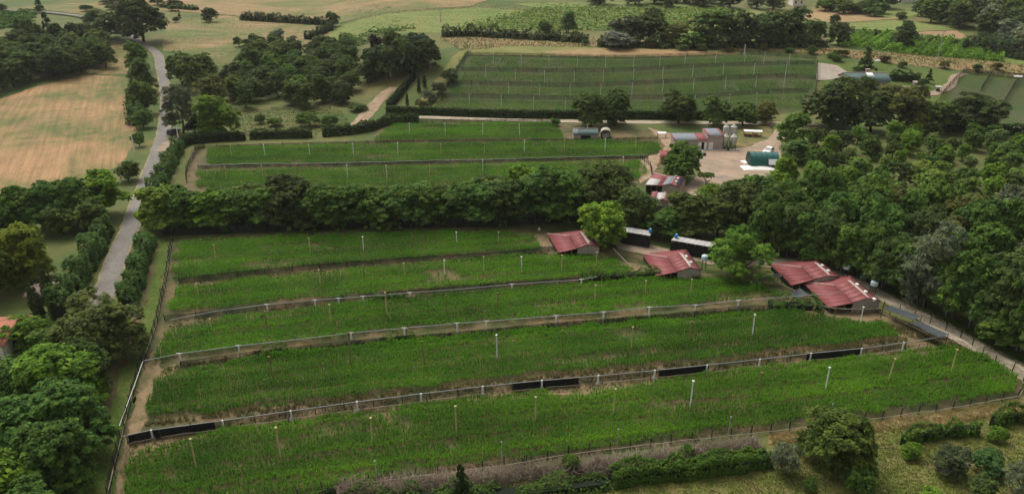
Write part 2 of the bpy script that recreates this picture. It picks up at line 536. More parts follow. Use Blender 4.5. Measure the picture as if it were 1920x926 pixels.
patch('field', [(-90, 215), (60, 165), (160, 141), (247, 146), (258, 230), (250, 275), (232, 312), (150, 338), (60, 350), (0, 392), (-90, 440)], M_stubble_green, 1, 4)
patch('field', [(305, 96), (310, 45), (420, 30), (540, 40), (640, 50), (600, 80), (548, 108), (480, 75), (410, 112)], M_topfield, 1, 5)
patch('field', [(30, 15), (200, 2), (480, -12), (960, -12), (880, 12), (640, 43), (420, 28), (300, 20), (180, 30)], M_topfield, 1, 8)
patch('field', [(165, 139), (205, 75), (245, 80), (246, 140)], M_bank, 1, 4)
patch('meadow', [(600, 70), (650, 45), (900, 15), (1140, 35), (1300, 60), (1050, 58), (830, 62), (760, 62), (560, 105)], M_greenmeadow, 1, 6)
patch('meadow', [(960, 8), (1240, 5), (1480, 30), (1480, 45), (1300, 70), (1150, 40)], M_greenmeadow, 1, 8)
patch('bank', [(820, 72), (930, 62), (1100, 68), (1300, 84), (1500, 88), (1700, 100), (1960, 122), (1960, 152), (1780, 130), (1620, 112), (1500, 99), (1200, 90), (960, 86), (870, 96)], M_bank, 1, 4)
patch('crest', [(880, 95), (960, 87), (1230, 91), (1420, 102), (1300, 106), (1150, 109), (1000, 105), (890, 104)], M_meadow, 2, 3)
patch('bare_crest', [(1010, 99), (1120, 92), (1260, 95), (1390, 102), (1280, 105), (1150, 107), (1040, 105)], M_stubble, 3, 3, 0.8)
patch('terrace_slope', [(872, 104), (1000, 106), (1150, 110), (1300, 107), (1440, 104), (1530, 118), (1532, 205), (1450, 214), (1100, 212), (815, 206)], M_hillsoil, 2, 2.5)
patch('grass_slope', [(812, 205), (845, 150), (872, 100), (900, 90), (858, 100), (826, 140), (775, 203)], M_meadow, 3, 2.5)
patch('field', [(1716, 61), (1795, 58), (1823, 78), (1770, 80), (1716, 73)], M_brownfield, 2, 5)
patch('field', [(1440, 18), (1560, 18), (1690, 35), (1600, 42), (1500, 40), (1455, 30)], M_stubble, 1, 8)
patch('meadow', [(1575, 45), (1690, 38), (1800, 57), (1716, 60), (1600, 56)], M_greenmeadow, 2, 6)
patch('meadow', [(1630, 22), (1740, 15), (1720, 33), (1650, 36)], M_greenmeadow, 1, 8)
patch('vineyard_ground', [(1570, 62), (1716, 76), (1870, 98), (1920, 108), (1930, 125), (1700, 103), (1560, 84)], M_greenmeadow, 2, 5)
patch('lawn', [(1640, 118), (1780, 135), (1920, 150), (1950, 250), (1700, 240), (1560, 235), (1535, 120)], M_lawn, 2, 4)
patch('netted_plot', [(1765, 190), (1805, 143), (1945, 154), (1960, 246), (1872, 244), (1840, 236)], M_hillsoil, 3, 3, 0.4)
patch('concrete_pad', [(1532, 119), (1570, 124), (1590, 137), (1592, 150), (1531, 152)], M_concrete, 4, 3, 0.1)
patch('orchard_floor', [(1460, 262), (1540, 245), (1750, 248), (1960, 258), (1960, 440), (1650, 430), (1470, 410)], M_orchard, 1, 4)
patch('upper_pen_floor', [(342, 340), (362, 278), (690, 270), (722, 230), (1050, 231), (1250, 247), (1262, 300), (1212, 350), (900, 385), (345, 385)], M_soil, 1, 3)
patch('pen_floor', [(212, 945), (232, 815), (270, 680), (296, 600), (324, 446), (700, 432), (1010, 428), (1130, 458), (1300, 510), (1480, 540), (1660, 588), (1800, 632), (1916, 706), (1916, 746), (1760, 770), (1530, 801), (1300, 826), (900, 882), (600, 930)], M_soil, 1, 3)
patch('bare_strip', [(236, 826), (283, 812), (545, 776), (905, 731), (1228, 702), (1521, 670), (1695, 650), (1760, 650), (1500, 684), (1240, 716), (1085, 742), (960, 740), (700, 772), (420, 808), (246, 858)], M_tansoil, 3, 1.5, 0.35)
patch('bare_strip', [(300, 640), (312, 632), (300, 690), (420, 668), (470, 662), (500, 670), (290, 708), (268, 800), (236, 860), (225, 935), (215, 935), (240, 800), (270, 690)], M_tansoil, 2, 1.5, 0.35)
patch('bare_strip', [(1000, 440), (1030, 436), (1050, 470), (1120, 470), (1150, 486), (1215, 500), (1235, 516), (1190, 522), (1140, 490), (1080, 482), (1020, 474)], M_tansoil, 2, 1.5, 0.35)
patch('bare_strip', [(1500, 585), (1540, 580), (1650, 588), (1760, 640), (1690, 632), (1640, 608), (1570, 596)], M_tansoil, 2, 1.5, 0.35)
patch('dry_grass_strip', [(1440, 813), (1530, 802), (1760, 772), (1935, 744), (1960, 760), (1780, 795), (1640, 806), (1540, 822), (1440, 834)], M_bank, 2, 2)
patch('meadow', [(880, 960), (1130, 915), (1440, 880), (1460, 830), (1640, 806), (1780, 795), (1990, 755), (2050, 980)], M_meadow, 1, 3)
patch('grass_strip', [(296, 450), (322, 447), (292, 605), (266, 680), (228, 815), (205, 945), (100, 945), (200, 760), (262, 600)], M_lawn, 2, 2.5)
patch('bare_edge', [(287, 462), (299, 456), (266, 600), (256, 640), (222, 720), (196, 800), (170, 880), (120, 945), (90, 945), (190, 790), (250, 600)], M_bare, 3, 2, 0.3)
patch('farmyard', [(1300, 281), (1356, 281), (1400, 276), (1438, 262), (1462, 258), (1470, 330), (1420, 345), (1385, 360), (1352, 382), (1262, 400), (1248, 380), (1290, 345), (1316, 325), (1296, 300)], M_yard, 3, 2, 0.3)
patch('farmyard', [(1150, 454), (1215, 458), (1260, 470), (1345, 483), (1340, 497), (1240, 480), (1190, 474), (1160, 468)], M_yard, 3, 2, 0.3)
patch('bare_yard', [(1215, 240), (1265, 252), (1268, 282), (1240, 300), (1222, 330), (1200, 345), (1196, 300), (1232, 290), (1248, 275)], M_reddirt, 3, 2, 0.3)
patch('bare_yard', [(1395, 238), (1440, 236), (1455, 262), (1400, 275), (1378, 278), (1380, 262)], M_bank, 2, 2, 0.3)

road_px = [(-30, 1000), (40, 870), (100, 745), (140, 660), (170, 603), (195, 556), (223, 473), (240, 438), (252, 404), (271, 352), (290, 300), (296, 284), (306, 251), (310, 217), (311, 184), (307, 150), (301, 127), (296, 104), (275, 88), (253, 75), (231, 57), (195, 44), (152, 33), (84, 25), (0, 21), (-90, 18)]
RP = W(road_px)
ribbon('road_verge', RP, 3.5, M_verge, 3, 2, 0.18)
ribbon('road', RP, 2.75, M_asphalt, 5, 2, 0.03)
ribbon('farm_track', W([(1345, 490), (1440, 494), (1540, 497), (1600, 528), (1640, 549), (1700, 577), (1780, 620), (1850, 660), (1930, 705), (2050, 770)]), 3.4, M_track, 4, 1.5, 0.2)
ribbon('dirt_road', W([(785, 220), (960, 226), (1200, 230), (1450, 232), (1530, 233)]), 3.2, M_track, 4, 2, 0.2)
ribbon('dirt_road_branch', W([(1440, 231), (1462, 240), (1458, 258), (1436, 275)]), 3.2, M_yard, 5, 2, 0.2)
ribbon('dirt_track', W([(668, 236), (690, 212), (716, 182), (740, 165)]), 4.0, M_reddirt, 3, 2, 0.3)
ribbon('dirt_track_right', W([(1700, 163), (1722, 178), (1760, 174), (1782, 160), (1790, 145), (1810, 139)]), 2.6, M_yard, 5, 2, 0.3)
ribbon('drive_entrance', W([(304, 285), (320, 268), (345, 262)]), 3.0, M_yard, 6, 2, 0.3)

# ------------------------------------------------------------------ foliage
def leaves(C, N, size, r, jit=0.75, up=0.45, aspect=0.55):
    """leaf blades (one quad each) at points C with mean normals N"""
    n = len(C)
    nn = N * 0.65 + np.array([0, 0, up * 1.7]) + r.normal(0, jit * 0.5, (n, 3))
    nn /= np.linalg.norm(nn, axis=1, keepdims=True) + 1e-9
    t = r.normal(0, 1, (n, 3))
    t -= nn * (t * nn).sum(1, keepdims=True)
    t /= np.linalg.norm(t, axis=1, keepdims=True) + 1e-9
    b = np.cross(nn, t)
    s = (size * r.uniform(0.6, 1.35, n))[:, None]
    droop = np.array([0, 0, -0.25]) * s
    V = np.stack([C - t * s, C + b * s * aspect, C + t * s + droop, C - b * s * aspect], 1)
    return V.reshape(-1, 3), np.arange(n * 4).reshape(n, 4)

def crown_points(r, kind, n_lobes, n_clusters, per):
    """leaf positions, outward normals and cluster tone of a crown of radius 1 between heights 0 and 1"""
    lobes = []
    if kind == 'round':
        lobes.append((np.array([0, 0, 0.46]), np.array([0.68, 0.68, 0.42])))
        for k in range(n_lobes):
            a = r.uniform(0, 2 * math.pi); zz = 0.12 + 0.70 * (k + r.uniform(0, 1)) / n_lobes
            rad = r.uniform(0.45, 0.66) * math.sqrt(max(0.1, 1 - ((zz - 0.42) / 0.52) ** 2))
            lobes.append((np.array([rad * math.cos(a), rad * math.sin(a), zz]), np.array([0.42, 0.42, 0.19]) * r.uniform(0.8, 1.2)))
    elif kind == 'tall':
        lobes.append((np.array([0, 0, 0.48]), np.array([0.58, 0.58, 0.42])))
        for k in range(n_lobes):
            a = r.uniform(0, 2 * math.pi); zz = 0.12 + 0.76 * (k + r.uniform(0, 1)) / n_lobes
            rad = r.uniform(0.40, 0.70) * (1.0 if zz < 0.62 else 0.66)
            lobes.append((np.array([rad * math.cos(a), rad * math.sin(a), zz]), np.array([0.36, 0.36, 0.13]) * r.uniform(0.75, 1.25)))
    elif kind == 'bush':
        lobes.append((np.array([0, 0, 0.42]), np.array([0.72, 0.72, 0.42])))
        for k in range(n_lobes):
            a = r.uniform(0, 2 * math.pi); zz = r.uniform(0.2, 0.75); rad = r.uniform(0.35, 0.6)
            lobes.append((np.array([rad * math.cos(a), rad * math.sin(a), zz]), np.array([0.4, 0.4, 0.22]) * r.uniform(0.8, 1.2)))
    elif kind == 'cone':
        for k in range(n_lobes * 3):
            zz = r.uniform(0.10, 0.95) ** 0.9; a = r.uniform(0, 2 * math.pi); rad = (1 - zz) * r.uniform(0.45, 0.75)
            lobes.append((np.array([rad * math.cos(a), rad * math.sin(a), zz]), np.array([0.16 + 0.26 * (1 - zz), 0.16 + 0.26 * (1 - zz), 0.075])))
    elif kind == 'cypress':
        for k in range(n_lobes * 2):
            zz = (k + 0.5) / (n_lobes * 2)
            w = 0.62 * math.sin(math.pi * min(1, 0.18 + 0.82 * (1 - zz)) ** 0.9 * 0.55 + 0.05) + 0.06
            a = r.uniform(0, 2 * math.pi)
            lobes.append((np.array([0.25 * w * math.cos(a), 0.25 * w * math.sin(a), 0.05 + zz * 0.9]), np.array([w, w, 0.10])))
    elif kind == 'plume':
        for k in range(n_lobes * 3):
            a = r.uniform(0, 2 * math.pi); rad = r.uniform(0, 0.78) ; zz = r.uniform(0.2, 0.9) * (1 - 0.35 * rad)
            lobes.append((np.array([rad * math.cos(a), rad * math.sin(a), zz]), np.array([0.22, 0.22, 0.14])))
    elif kind == 'umbrella':
        for k in range(n_lobes):
            a = r.uniform(0, 2 * math.pi); rad = r.uniform(0.1, 0.7)
            lobes.append((np.array([rad * math.cos(a), rad * math.sin(a), r.uniform(0.6, 0.85)]), np.array([0.34, 0.34, 0.13])))
    wts = np.array([l[1][0] ** 2 for l in lobes]); wts = wts / wts.sum()
    pick = r.choice(len(lobes), n_clusters, p=wts)
    d = r.normal(0, 1, (n_clusters, 3)); d /= np.linalg.norm(d, axis=1, keepdims=True)
    d[:, 2] = np.where(d[:, 2] < -0.35, -d[:, 2], d[:, 2])
    L0 = np.array([l[0] for l in lobes])[pick]; L1 = np.array([l[1] for l in lobes])[pick]
    cc = L0 + d * L1 * r.uniform(0.75, 1.08, (n_clusters, 1))
    crad = L1[:, 0] * r.uniform(0.20, 0.40, n_clusters)
    tone = r.uniform(0.10, 0.90, n_clusters)
    # leaves of a cluster: on a small flattened dome
    q = r.normal(0, 1, (n_clusters, per, 3)); q /= np.linalg.norm(q, axis=2, keepdims=True)
    q[:, :, 2] = np.abs(q[:, :, 2]) * 0.9 - 0.15
    asp = (L1[:, 2] / L1[:, 0])[:, None]
    P = cc[:, None, :] + q * (crad[:, None] * r.uniform(0.55, 1.0, (n_clusters, per)))[:, :, None] * np.stack([np.ones_like(asp), np.ones_like(asp), asp * 1.1], 2)
    N = q * 0.6 + d[:, None, :] * 0.5
    tn = np.clip(tone[:, None] + r.normal(0, 0.14, (n_clusters, per)), 0, 1)
    return P.reshape(-1, 3), N.reshape(-1, 3), tn.ravel()

def make_crown(name, seed, kind, n_lobes, n_clusters, per, size, up=0.45, jit=0.75, aspect=0.55):
    r = np.random.default_rng(seed)
    P, N, tn = crown_points(r, kind, n_lobes, n_clusters, per)
    ok = P[:, 2] > 0.01
    P, N, tn = P[ok], N[ok], tn[ok]
    V, Fq = leaves(P, N, size, r, jit, up, aspect)
    V[:, 2] = P.repeat(4, 0)[:, 2] + (V[:, 2] - P.repeat(4, 0)[:, 2]) * 0.55     # the unit tree is stretched when placed
    return mesh_np(name, V, [Fq], M_leaf, lv=tn)

def make_trunk(name, seed, top=0.6, r0=0.075, limbs=6):
    r = random.Random(seed)
    mb = MB()
    p = Vector((0, 0, -0.02)); pts = [p]
    for k in range(4):
        p = p + Vector((r.uniform(-.05, .05), r.uniform(-.05, .05), (top + 0.02) / 4)); pts.append(p)
    for k in range(4): mb.tube(pts[k], pts[k + 1], r0 * (1 - k * .2), r0 * (1 - (k + 1) * .2), 7)
    for k in range(limbs):
        b = pts[2].lerp(pts[4], r.random()) if k % 2 else pts[1].lerp(pts[3], r.random())
        a = k / limbs * 2 * math.pi + r.uniform(-.4, .4)
        e = b + Vector((math.cos(a) * r.uniform(.3, .6), math.sin(a) * r.uniform(.3, .6), r.uniform(.1, .25)))
        mid = b.lerp(e, .5) + Vector((0, 0, 0.03))
        mb.tube(b, mid, r0 * .45, r0 * .3, 5); mb.tube(mid, e, r0 * .3, r0 * .12, 5)
    return mb.mesh(name, M_bark)

PROTO = {
    'locust': [make_crown('crown', 10 + i, 'tall', 20, 520, 34, 0.058, 0.5) for i in range(3)],
    'oak': [make_crown('crown', 20 + i, 'round', 16, 500, 34, 0.054, 0.45) for i in range(3)],
    'far': [make_crown('crown', 30 + i, 'round', 14, 300, 20, 0.082) for i in range(4)],
    'fartall': [make_crown('crown', 40 + i, 'tall', 16, 300, 20, 0.082) for i in range(3)],
    'bush': [make_crown('crown', 50 + i, 'bush', 11, 260, 26, 0.075) for i in range(3)],
    'olive': [make_crown('crown', 60 + i, 'bush', 12, 280, 34, 0.062, 0.3, 1.0, 0.3) for i in range(2)],
    'orchard': [make_crown('crown', 70 + i, 'round', 11, 230, 20, 0.088, 0.6) for i in range(3)],
    'cone': [make_crown('crown', 80 + i, 'cone', 12, 320, 20, 0.075, 0.2, 0.9, 0.4) for i in range(2)],
    'cypress': [make_crown('crown', 90 + i, 'cypress', 9, 300, 20, 0.09, 0.3, 0.8, 0.35) for i in range(2)],
    'plume': [make_crown('crown', 95 + i, 'plume', 16, 480, 28, 0.072, 0.3, 0.9, 0.22) for i in range(2)],
    'willow': [make_crown('crown', 100 + i, 'tall', 18, 440, 34, 0.058, 0.2, 1.0, 0.3) for i in range(2)],
    'umbrella': [make_crown('crown', 110, 'umbrella', 9, 160, 24, 0.09, 0.6)],
}
TRUNK = {k: make_trunk('trunk', 5 + i, 0.62, 0.07) for i, k in enumerate(PROTO)}
for k in ('bush', 'olive', 'plume'): TRUNK[k] = make_trunk('trunk', 77, 0.45, 0.06, 8)
for k in ('cone', 'cypress'): TRUNK[k] = make_trunk('trunk', 78, 0.85, 0.06, 0)

DARK = (0.074, 0.112, 0.038); OAK = (0.086, 0.134, 0.036); MID = (0.092, 0.168, 0.034); LOC = (0.088, 0.170, 0.038)
BRIGHT = (0.125, 0.225, 0.028); LIME = (0.165, 0.240, 0.036); GREY = (0.145, 0.180, 0.105); CONI = (0.050, 0.080, 0.034)
PURPLE = (0.052, 0.036, 0.040); SILVER = (0.23, 0.26, 0.22); BROWNG = (0.125, 0.138, 0.042)
_tc = [0]
def tree_at(kind, p, w, h, tint, label, group=None, name='tree', cat='tree', rz=None):
    """a tree of crown width w and height h metres standing at p"""
    i = _tc[0]; _tc[0] += 1
    pr = PROTO[kind]
    t = thing(name, label, cat, p, random.uniform(0, 6.28) if rz is None else rz, group, (w / 2, w / 2 * random.uniform(.92, 1.08), h))
    link('trunk', TRUNK[kind], t)
    c = link('crown', pr[i % len(pr)], t)
    k = random.uniform(0.86, 1.14) * (1.22 if kind in ('far', 'fartall', 'cone') else 1.0); g = random.uniform(0.94, 1.06)
    c.color = (tint[0] * k * g, tint[1] * k, tint[2] * k / g, 1)
    return t

def tree(kind, cx, ytop, ybase, w, tint, label, group=None, name='tree', cat='tree', grow=1.0):
    """placed from the photo: foot at pixel (cx, ybase), top at ytop, crown w pixels wide"""
    p = G(cx, ybase)
    s = S(p)
    wm = w / s * 1.06
    hm = (ybase - ytop) / s / vscale(p) * 0.93 * grow
    if kind in ('bush', 'olive'): hm *= 0.9
    return tree_at(kind, p, wm, hm, tint, label, group, name, cat)

def hedge(name, px, width, height, tint, label, cat='hedge', dens=26, size=0.24, ragged=0.25, group=None, world_pts=None, core=True):
    """a clipped or loose hedge: leaves over a twiggy core, along a line of pixels"""
    L = smooth_line(world_pts or W(px), 1.0)
    root = thing(name, label, cat, L[0], 0, group)
    o0 = L[0]
    mb = MB()
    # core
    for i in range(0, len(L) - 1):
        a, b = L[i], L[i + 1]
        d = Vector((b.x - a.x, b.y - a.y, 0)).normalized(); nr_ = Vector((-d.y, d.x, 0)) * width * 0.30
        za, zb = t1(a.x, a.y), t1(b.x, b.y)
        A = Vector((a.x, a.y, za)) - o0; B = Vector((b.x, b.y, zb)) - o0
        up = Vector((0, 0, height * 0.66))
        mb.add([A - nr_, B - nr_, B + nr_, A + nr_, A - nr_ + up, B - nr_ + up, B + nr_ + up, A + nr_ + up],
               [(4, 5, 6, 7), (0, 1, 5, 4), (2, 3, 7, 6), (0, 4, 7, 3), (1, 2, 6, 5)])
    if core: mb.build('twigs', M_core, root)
    A = np.array([p[:] for p in L])
    seg = np.linalg.norm(np.diff(A[:, :2], axis=0), axis=1); cum = np.concatenate([[0], np.cumsum(seg)])
    n = int(cum[-1] * dens * 1.5 * (width + 2 * height))
    s = rng.uniform(0, cum[-1], n)
    k = np.clip(np.searchsorted(cum, s) - 1, 0, len(L) - 2)
    t = ((s - cum[k]) / (seg[k] + 1e-9))[:, None]
    P = A[k] * (1 - t) + A[k + 1] * t
    d = A[k + 1] - A[k]; d[:, 2] = 0; d /= np.linalg.norm(d, axis=1, keepdims=True) + 1e-9
    nrm = np.stack([-d[:, 1], d[:, 0], np.zeros(n)], 1)
    a = rng.uniform(-0.15, math.pi + 0.15, n)                           # round the section: side, top, side
    sup = 0.45
    cu = np.sign(np.cos(a)) * np.abs(np.cos(a)) ** sup; cv = np.abs(np.sin(a)) ** sup
    lump = 1 + ragged * (vnoise(s, a * 1.2, 1.3, 3) - 0.5) * 2
    rr = rng.uniform(0.82, 1.04, n) * lump
    hh = height * (1 + ragged * 0.7 * (vnoise(s, s * 0, 2.5, 5) - 0.5))
    X = P + nrm * (cu * width * 0.5 * rr)[:, None]
    z = T(X[:, 0], X[:, 1]) + np.clip(cv * hh * rr, 0.03, None) * np.where(np.sin(a) < 0, 0.1, 1) * np.where(np.abs(cu) > 0.9, rng.uniform(0, 1, n) ** 0.7, 1)
    X[:, 2] = z
    N = nrm * np.cos(a)[:, None] + np.array([0, 0, 1.0]) * np.sin(a)[:, None]
    V, Fq = leaves(X - np.array(o0[:]), N, size, rng, 0.8, 0.3)
    tone = np.clip(0.25 + 0.5 * vnoise(s, a * 1.5, 0.8, 9) + rng.normal(0, 0.13, n), 0, 1)
    c = link('foliage', mesh_np('foliage', V, [Fq], M_leaf, lv=tone), root)
    c.color = (*tint, 1)
    return root

# ------------------------------------------------------------------ crops (uncountable: one object for each pen)
def crop(name, px, axis_px, label, row=0.75, along=0.42, h=1.25, tint=(0.066, 0.190, 0.009), keep=0.75, seed=1, nb=7, gap=0.0, gap_scale=6.0):
    """maize in rows; bare spots where keep fails"""
    P = W(px)
    a0, a1 = G(*axis_px[0]), G(*axis_px[1])
    d = np.array([a1.x - a0.x, a1.y - a0.y]); d /= np.linalg.norm(d)
    e = np.array([-d[1], d[0]])
    B = np.array([(p.x, p.y) for p in P])
    u = B @ d; v = B @ e
    gu, gv = np.meshgrid(np.arange(u.min(), u.max(), along), np.arange(v.min(), v.max(), row))
    gu = gu.ravel(); gv = gv.ravel()
    gu = gu + rng.uniform(-.5, .5, gu.size) * along; gv = gv + rng.normal(0, 0.16, gv.size) * row
    X = gu[:, None] * d + gv[:, None] * e
    edge = 1.4 * (vnoise(X[:, 0], X[:, 1], 2.2, seed + 40) - 0.5)[:, None] * np.array([1.0, 1.0])
    ok = inpoly(X[:, 0] + edge[:, 0], X[:, 1] + edge[:, 1], B)
    X = X[ok]; gv = gv[ok]
    nz = 0.62 * vnoise(X[:, 0], X[:, 1], gap_scale, seed) + 0.38 * vnoise(X[:, 0], X[:, 1], 1.8, seed + 3)
    gu = gu[ok]
    streak = vnoise(gu, gv * 7.0, 9.0, seed + 21)                        # bare streaks between some rows
    wheel = np.mod(gv + 0.35 * (vnoise(gu, gv * 0, 12.0, seed + 51) - 0.5), 3.1) < 0.42   # wheelings along the strip
    drop = (wheel & (rng.random(len(gv)) < 0.8)) | (nz > keep) | (streak > 0.86 - 0.25 * (1 - keep))
    X = X[~drop | (rng.random(len(X)) < 0.22)]
    n = len(X)
    nh = 0.55 * vnoise(X[:, 0], X[:, 1], 5.0, seed + 5) + 0.45 * vnoise(X[:, 0], X[:, 1], 1.5, seed + 6)
    vv = X @ e
    band = 0.80 + 0.36 * (0.6 * vnoise(vv, X @ d * 0.03, row * 1.7, seed + 31) + 0.4 * vnoise(vv, X @ d * 0.06, row * 4.5, seed + 33))       # rows and wheelings of uneven height
    hh = h * (0.72 + 0.45 * nh) * rng.uniform(0.8, 1.2, n) * band
    base = np.column_stack([X, T(X[:, 0], X[:, 1]) + 0.02])
    m = n * nb
    bi = np.repeat(np.arange(n), nb)
    ang = rng.uniform(0, 2 * math.pi, m)
    hb = hh[bi]
    z0 = hb * rng.uniform(0.10, 0.55, m)
    ln = rng.uniform(0.18, 0.42, m)
    dirv = np.stack([np.cos(ang), np.sin(ang), np.zeros(m)], 1)
    side = np.stack([-np.sin(ang), np.cos(ang), np.zeros(m)], 1)
    wd = rng.uniform(0.020, 0.040, m)[:, None] * (1.0 + 0.8 * max(0.0, row - 0.5))
    o = base[bi] + np.array([0, 0, 1.0]) * z0[:, None]
    rise = (hb - z0) * rng.uniform(0.55, 1.0, m)
    mid = o + dirv * (ln * 0.45)[:, None] + np.array([0, 0, 1.0]) * rise[:, None]
    tip = o + dirv * ln[:, None] * 1.1 + np.array([0, 0, 1.0]) * (rise * rng.uniform(0.55, 1.0, m))[:, None]
    V = np.stack([o - side * wd * 0.6, o + side * wd * 0.6, mid + side * wd, mid - side * wd, tip], 1).reshape(-1, 3)
    k = np.arange(m) * 5
    Fq = np.stack([k, k + 1, k + 2, k + 3], 1); Ft = np.stack([k + 3, k + 2, k + 4], 1)
    tone = np.clip(0.48 + 0.4 * (vnoise(X[:, 0], X[:, 1], 4.0, seed + 8) - 0.5) + 0.5 * (vnoise(X[:, 0], X[:, 1], 14.0, seed + 9) - 0.5) + 2.8 * (band - 0.98), 0.04, 1.0)[bi] + rng.normal(0, 0.11, m)
    tone = np.clip(tone, 0, 1)
    c = link(name, mesh_np(name, V, [Fq, Ft], M_leaf, lv=np.concatenate([tone, tone])))
    c.color = (*tint, 1)
    tag(c, label, 'crop', kind='stuff')
    return c

PEN = {
 1: [(336, 456), (500, 448), (700, 440), (950, 437), (1000, 445), (1014, 470), (800, 486), (560, 506), (330, 528)],
 2: [(324, 545), (480, 526), (690, 507), (800, 497), (1080, 478), (1150, 488), (1192, 516), (960, 533), (700, 553), (480, 573), (312, 592)],
 3: [(312, 628), (420, 602), (500, 592), (700, 568), (960, 544), (1250, 525), (1400, 532), (1450, 548), (1470, 560), (1385, 568), (1218, 581), (1043, 598), (857, 612), (658, 632), (447, 657), (296, 680)],
 4: [(285, 712), (500, 672), (760, 645), (1050, 617), (1300, 600), (1500, 588), (1640, 608), (1694, 630), (1640, 640), (1300, 678), (1000, 705), (700, 742), (400, 778), (268, 790)],
 5: [(250, 858), (420, 812), (700, 776), (960, 742), (1100, 745), (1240, 716), (1500, 688), (1780, 660), (1850, 672), (1908, 706), (1898, 742), (1600, 784), (1300, 820), (1000, 862), (700, 898), (600, 930), (235, 945)],
}
crop('maize', PEN[1], ((340, 500), (980, 458)), 'maize crop in the lower pen nearest the tree row', 0.52, 0.20, 0.9, keep=0.93, seed=1, nb=6)
crop('maize', PEN[2], ((320, 575), (1150, 500)), 'maize crop in the second lower pen from the tree row, left of the two middle barns', 0.52, 0.20, 0.9, keep=0.92, seed=2, nb=6)
crop('maize', PEN[3], ((310, 650), (1400, 545)), 'maize crop in the middle lower pen, ending at the twin red barns', 0.50, 0.19, 0.9, keep=0.92, seed=3, nb=6)
crop('maize', PEN[4], ((285, 760), (1600, 620)), 'maize crop in the pen just behind the black shade cloth fence', 0.48, 0.18, 0.9, keep=0.90, seed=4, nb=6)
crop('maize', PEN[5], ((250, 880), (1850, 700)), 'maize crop in the large front pen', 0.46, 0.18, 0.95, keep=0.82, seed=5, tint=(0.076, 0.196, 0.011), gap_scale=4.5, nb=6)
UP = dict(row=0.54, along=0.22, h=0.85, nb=5)
crop('maize', [(735, 235), (1035, 232), (1062, 262), (880, 264), (700, 268)], ((720, 260), (1050, 255)), 'maize crop in the short upper pen left of the green-roofed hut', seed=6, keep=0.95, **UP)
crop('maize', [(388, 280), (700, 273), (1080, 266), (1228, 267), (1246, 284), (1200, 297), (900, 304), (600, 311), (392, 312)], ((390, 300), (1200, 285)), 'maize crop in the long upper pen below the clipped hedge', seed=7, keep=0.95, **UP)
crop('maize', [(372, 324), (600, 318), (900, 311), (1200, 304), (1217, 325), (1180, 345), (900, 375), (450, 375), (372, 352)], ((372, 345), (1200, 318)), 'maize crop in the upper pen right behind the tree row', seed=8, keep=0.95, **UP)
HC = dict(row=0.70, along=0.34, h=0.65, nb=5, tint=(0.082, 0.180, 0.016))
crop('maize', [(884, 110), (1150, 115), (1300, 112), (1430, 108), (1425, 118), (1300, 123), (1150, 131), (1000, 131), (878, 129)], ((880, 120), (1440, 115)), 'thin crop on the topmost hill terrace', seed=9, keep=0.72, **HC)
crop('maize', [(868, 138), (1000, 140), (1150, 140), (1300, 132), (1440, 127), (1525, 127), (1525, 142), (1440, 142), (1250, 151), (1080, 158), (960, 155), (858, 153)], ((860, 146), (1440, 136)), 'crop on the second hill terrace from the top', seed=10, keep=0.78, **HC)
crop('maize', [(850, 164), (960, 165), (1080, 168), (1250, 161), (1440, 152), (1528, 155), (1520, 170), (1440, 171), (1300, 180), (1100, 182), (960, 180), (838, 178)], ((850, 170), (1440, 160)), 'crop on the third hill terrace from the top', seed=11, keep=0.8, **HC)
crop('maize', [(826, 186), (960, 190), (1100, 192), (1300, 189), (1440, 180), (1510, 178), (1500, 205), (1440, 208), (1100, 209), (815, 203)], ((820, 195), (1440, 195)), 'crop on the lowest hill terrace behind the long clipped hedge', seed=12, keep=0.8, **HC)

# ------------------------------------------------------------------ poles that hold the nets, each on its own
POLE = {}
def pole_mesh(kind):
    if kind not in POLE:
        m = {'w': M_whitepole, 't': M_woodpole, 'b': M_brownpole, 'g': M_greypole}[kind]
        mb = MB()
        r = 0.09 if kind != 'g' else 0.05
        mb.tube((0, 0, -0.1), (0.01, 0.0, 0.5), r, r * .95, 7).tube((0.01, 0, 0.5), (0.0, 0.01, 1.0), r * .95, r * .8, 7)
        POLE[kind] = (mb.mesh('shaft', m), MB().box(-r * 1.5, r * 1.5, -r * 1.5, r * 1.5, 0.985, 1.0).mesh('cap', m))
    return POLE[kind]
PN = {'w': 'white', 't': 'pale wooden', 'b': 'brown wooden', 'g': 'thin grey'}
def poles(where, lst, group):
    """lst: (x, ytop, ybase, kind); foot is hidden in the crop a little below ybase"""
    lst = sorted(lst)
    for i, (x, yt, yb, k) in enumerate(lst):
        p = G(x, yb + 3)
        h = (yb + 3 - yt) / S(p) / vscale(p)
        same = [q for q in lst if q[3] == k]
        j = same.index((x, yt, yb, k))
        lab = '%s pole, %s from left %s' % (PN[k], nth(i), where)
        t = thing('net_pole', lab, 'pole', p, random.uniform(0, 6), group)
        sh, cp = pole_mesh(k)
        o = link('shaft', sh, t); rr_ = 0.65 if 'hill' in group else 0.9
        o.scale = (rr_, rr_, h); o.rotation_euler = (random.uniform(-.035, .035), random.uniform(-.025, .025), 0)
        c = link('cap', cp, t); c.scale = (rr_, rr_, h); c.rotation_euler = o.rotation_euler
zx = lambda X: 960 + X / 2.9875
poles('on the topmost hill terrace', [(925, 100, 119, 'w')] + [(zx(X), 105 - (6 if X > 900 else 0), 125 - (7 if X > 900 else 0), 'w') for X in (52, 207, 365, 523, 678, 826, 967, 1138, 1300, 1408)] + [(1479, 102, 120, 'w'), (879, 83, 100, 'w')], 'poles on the hill terraces')
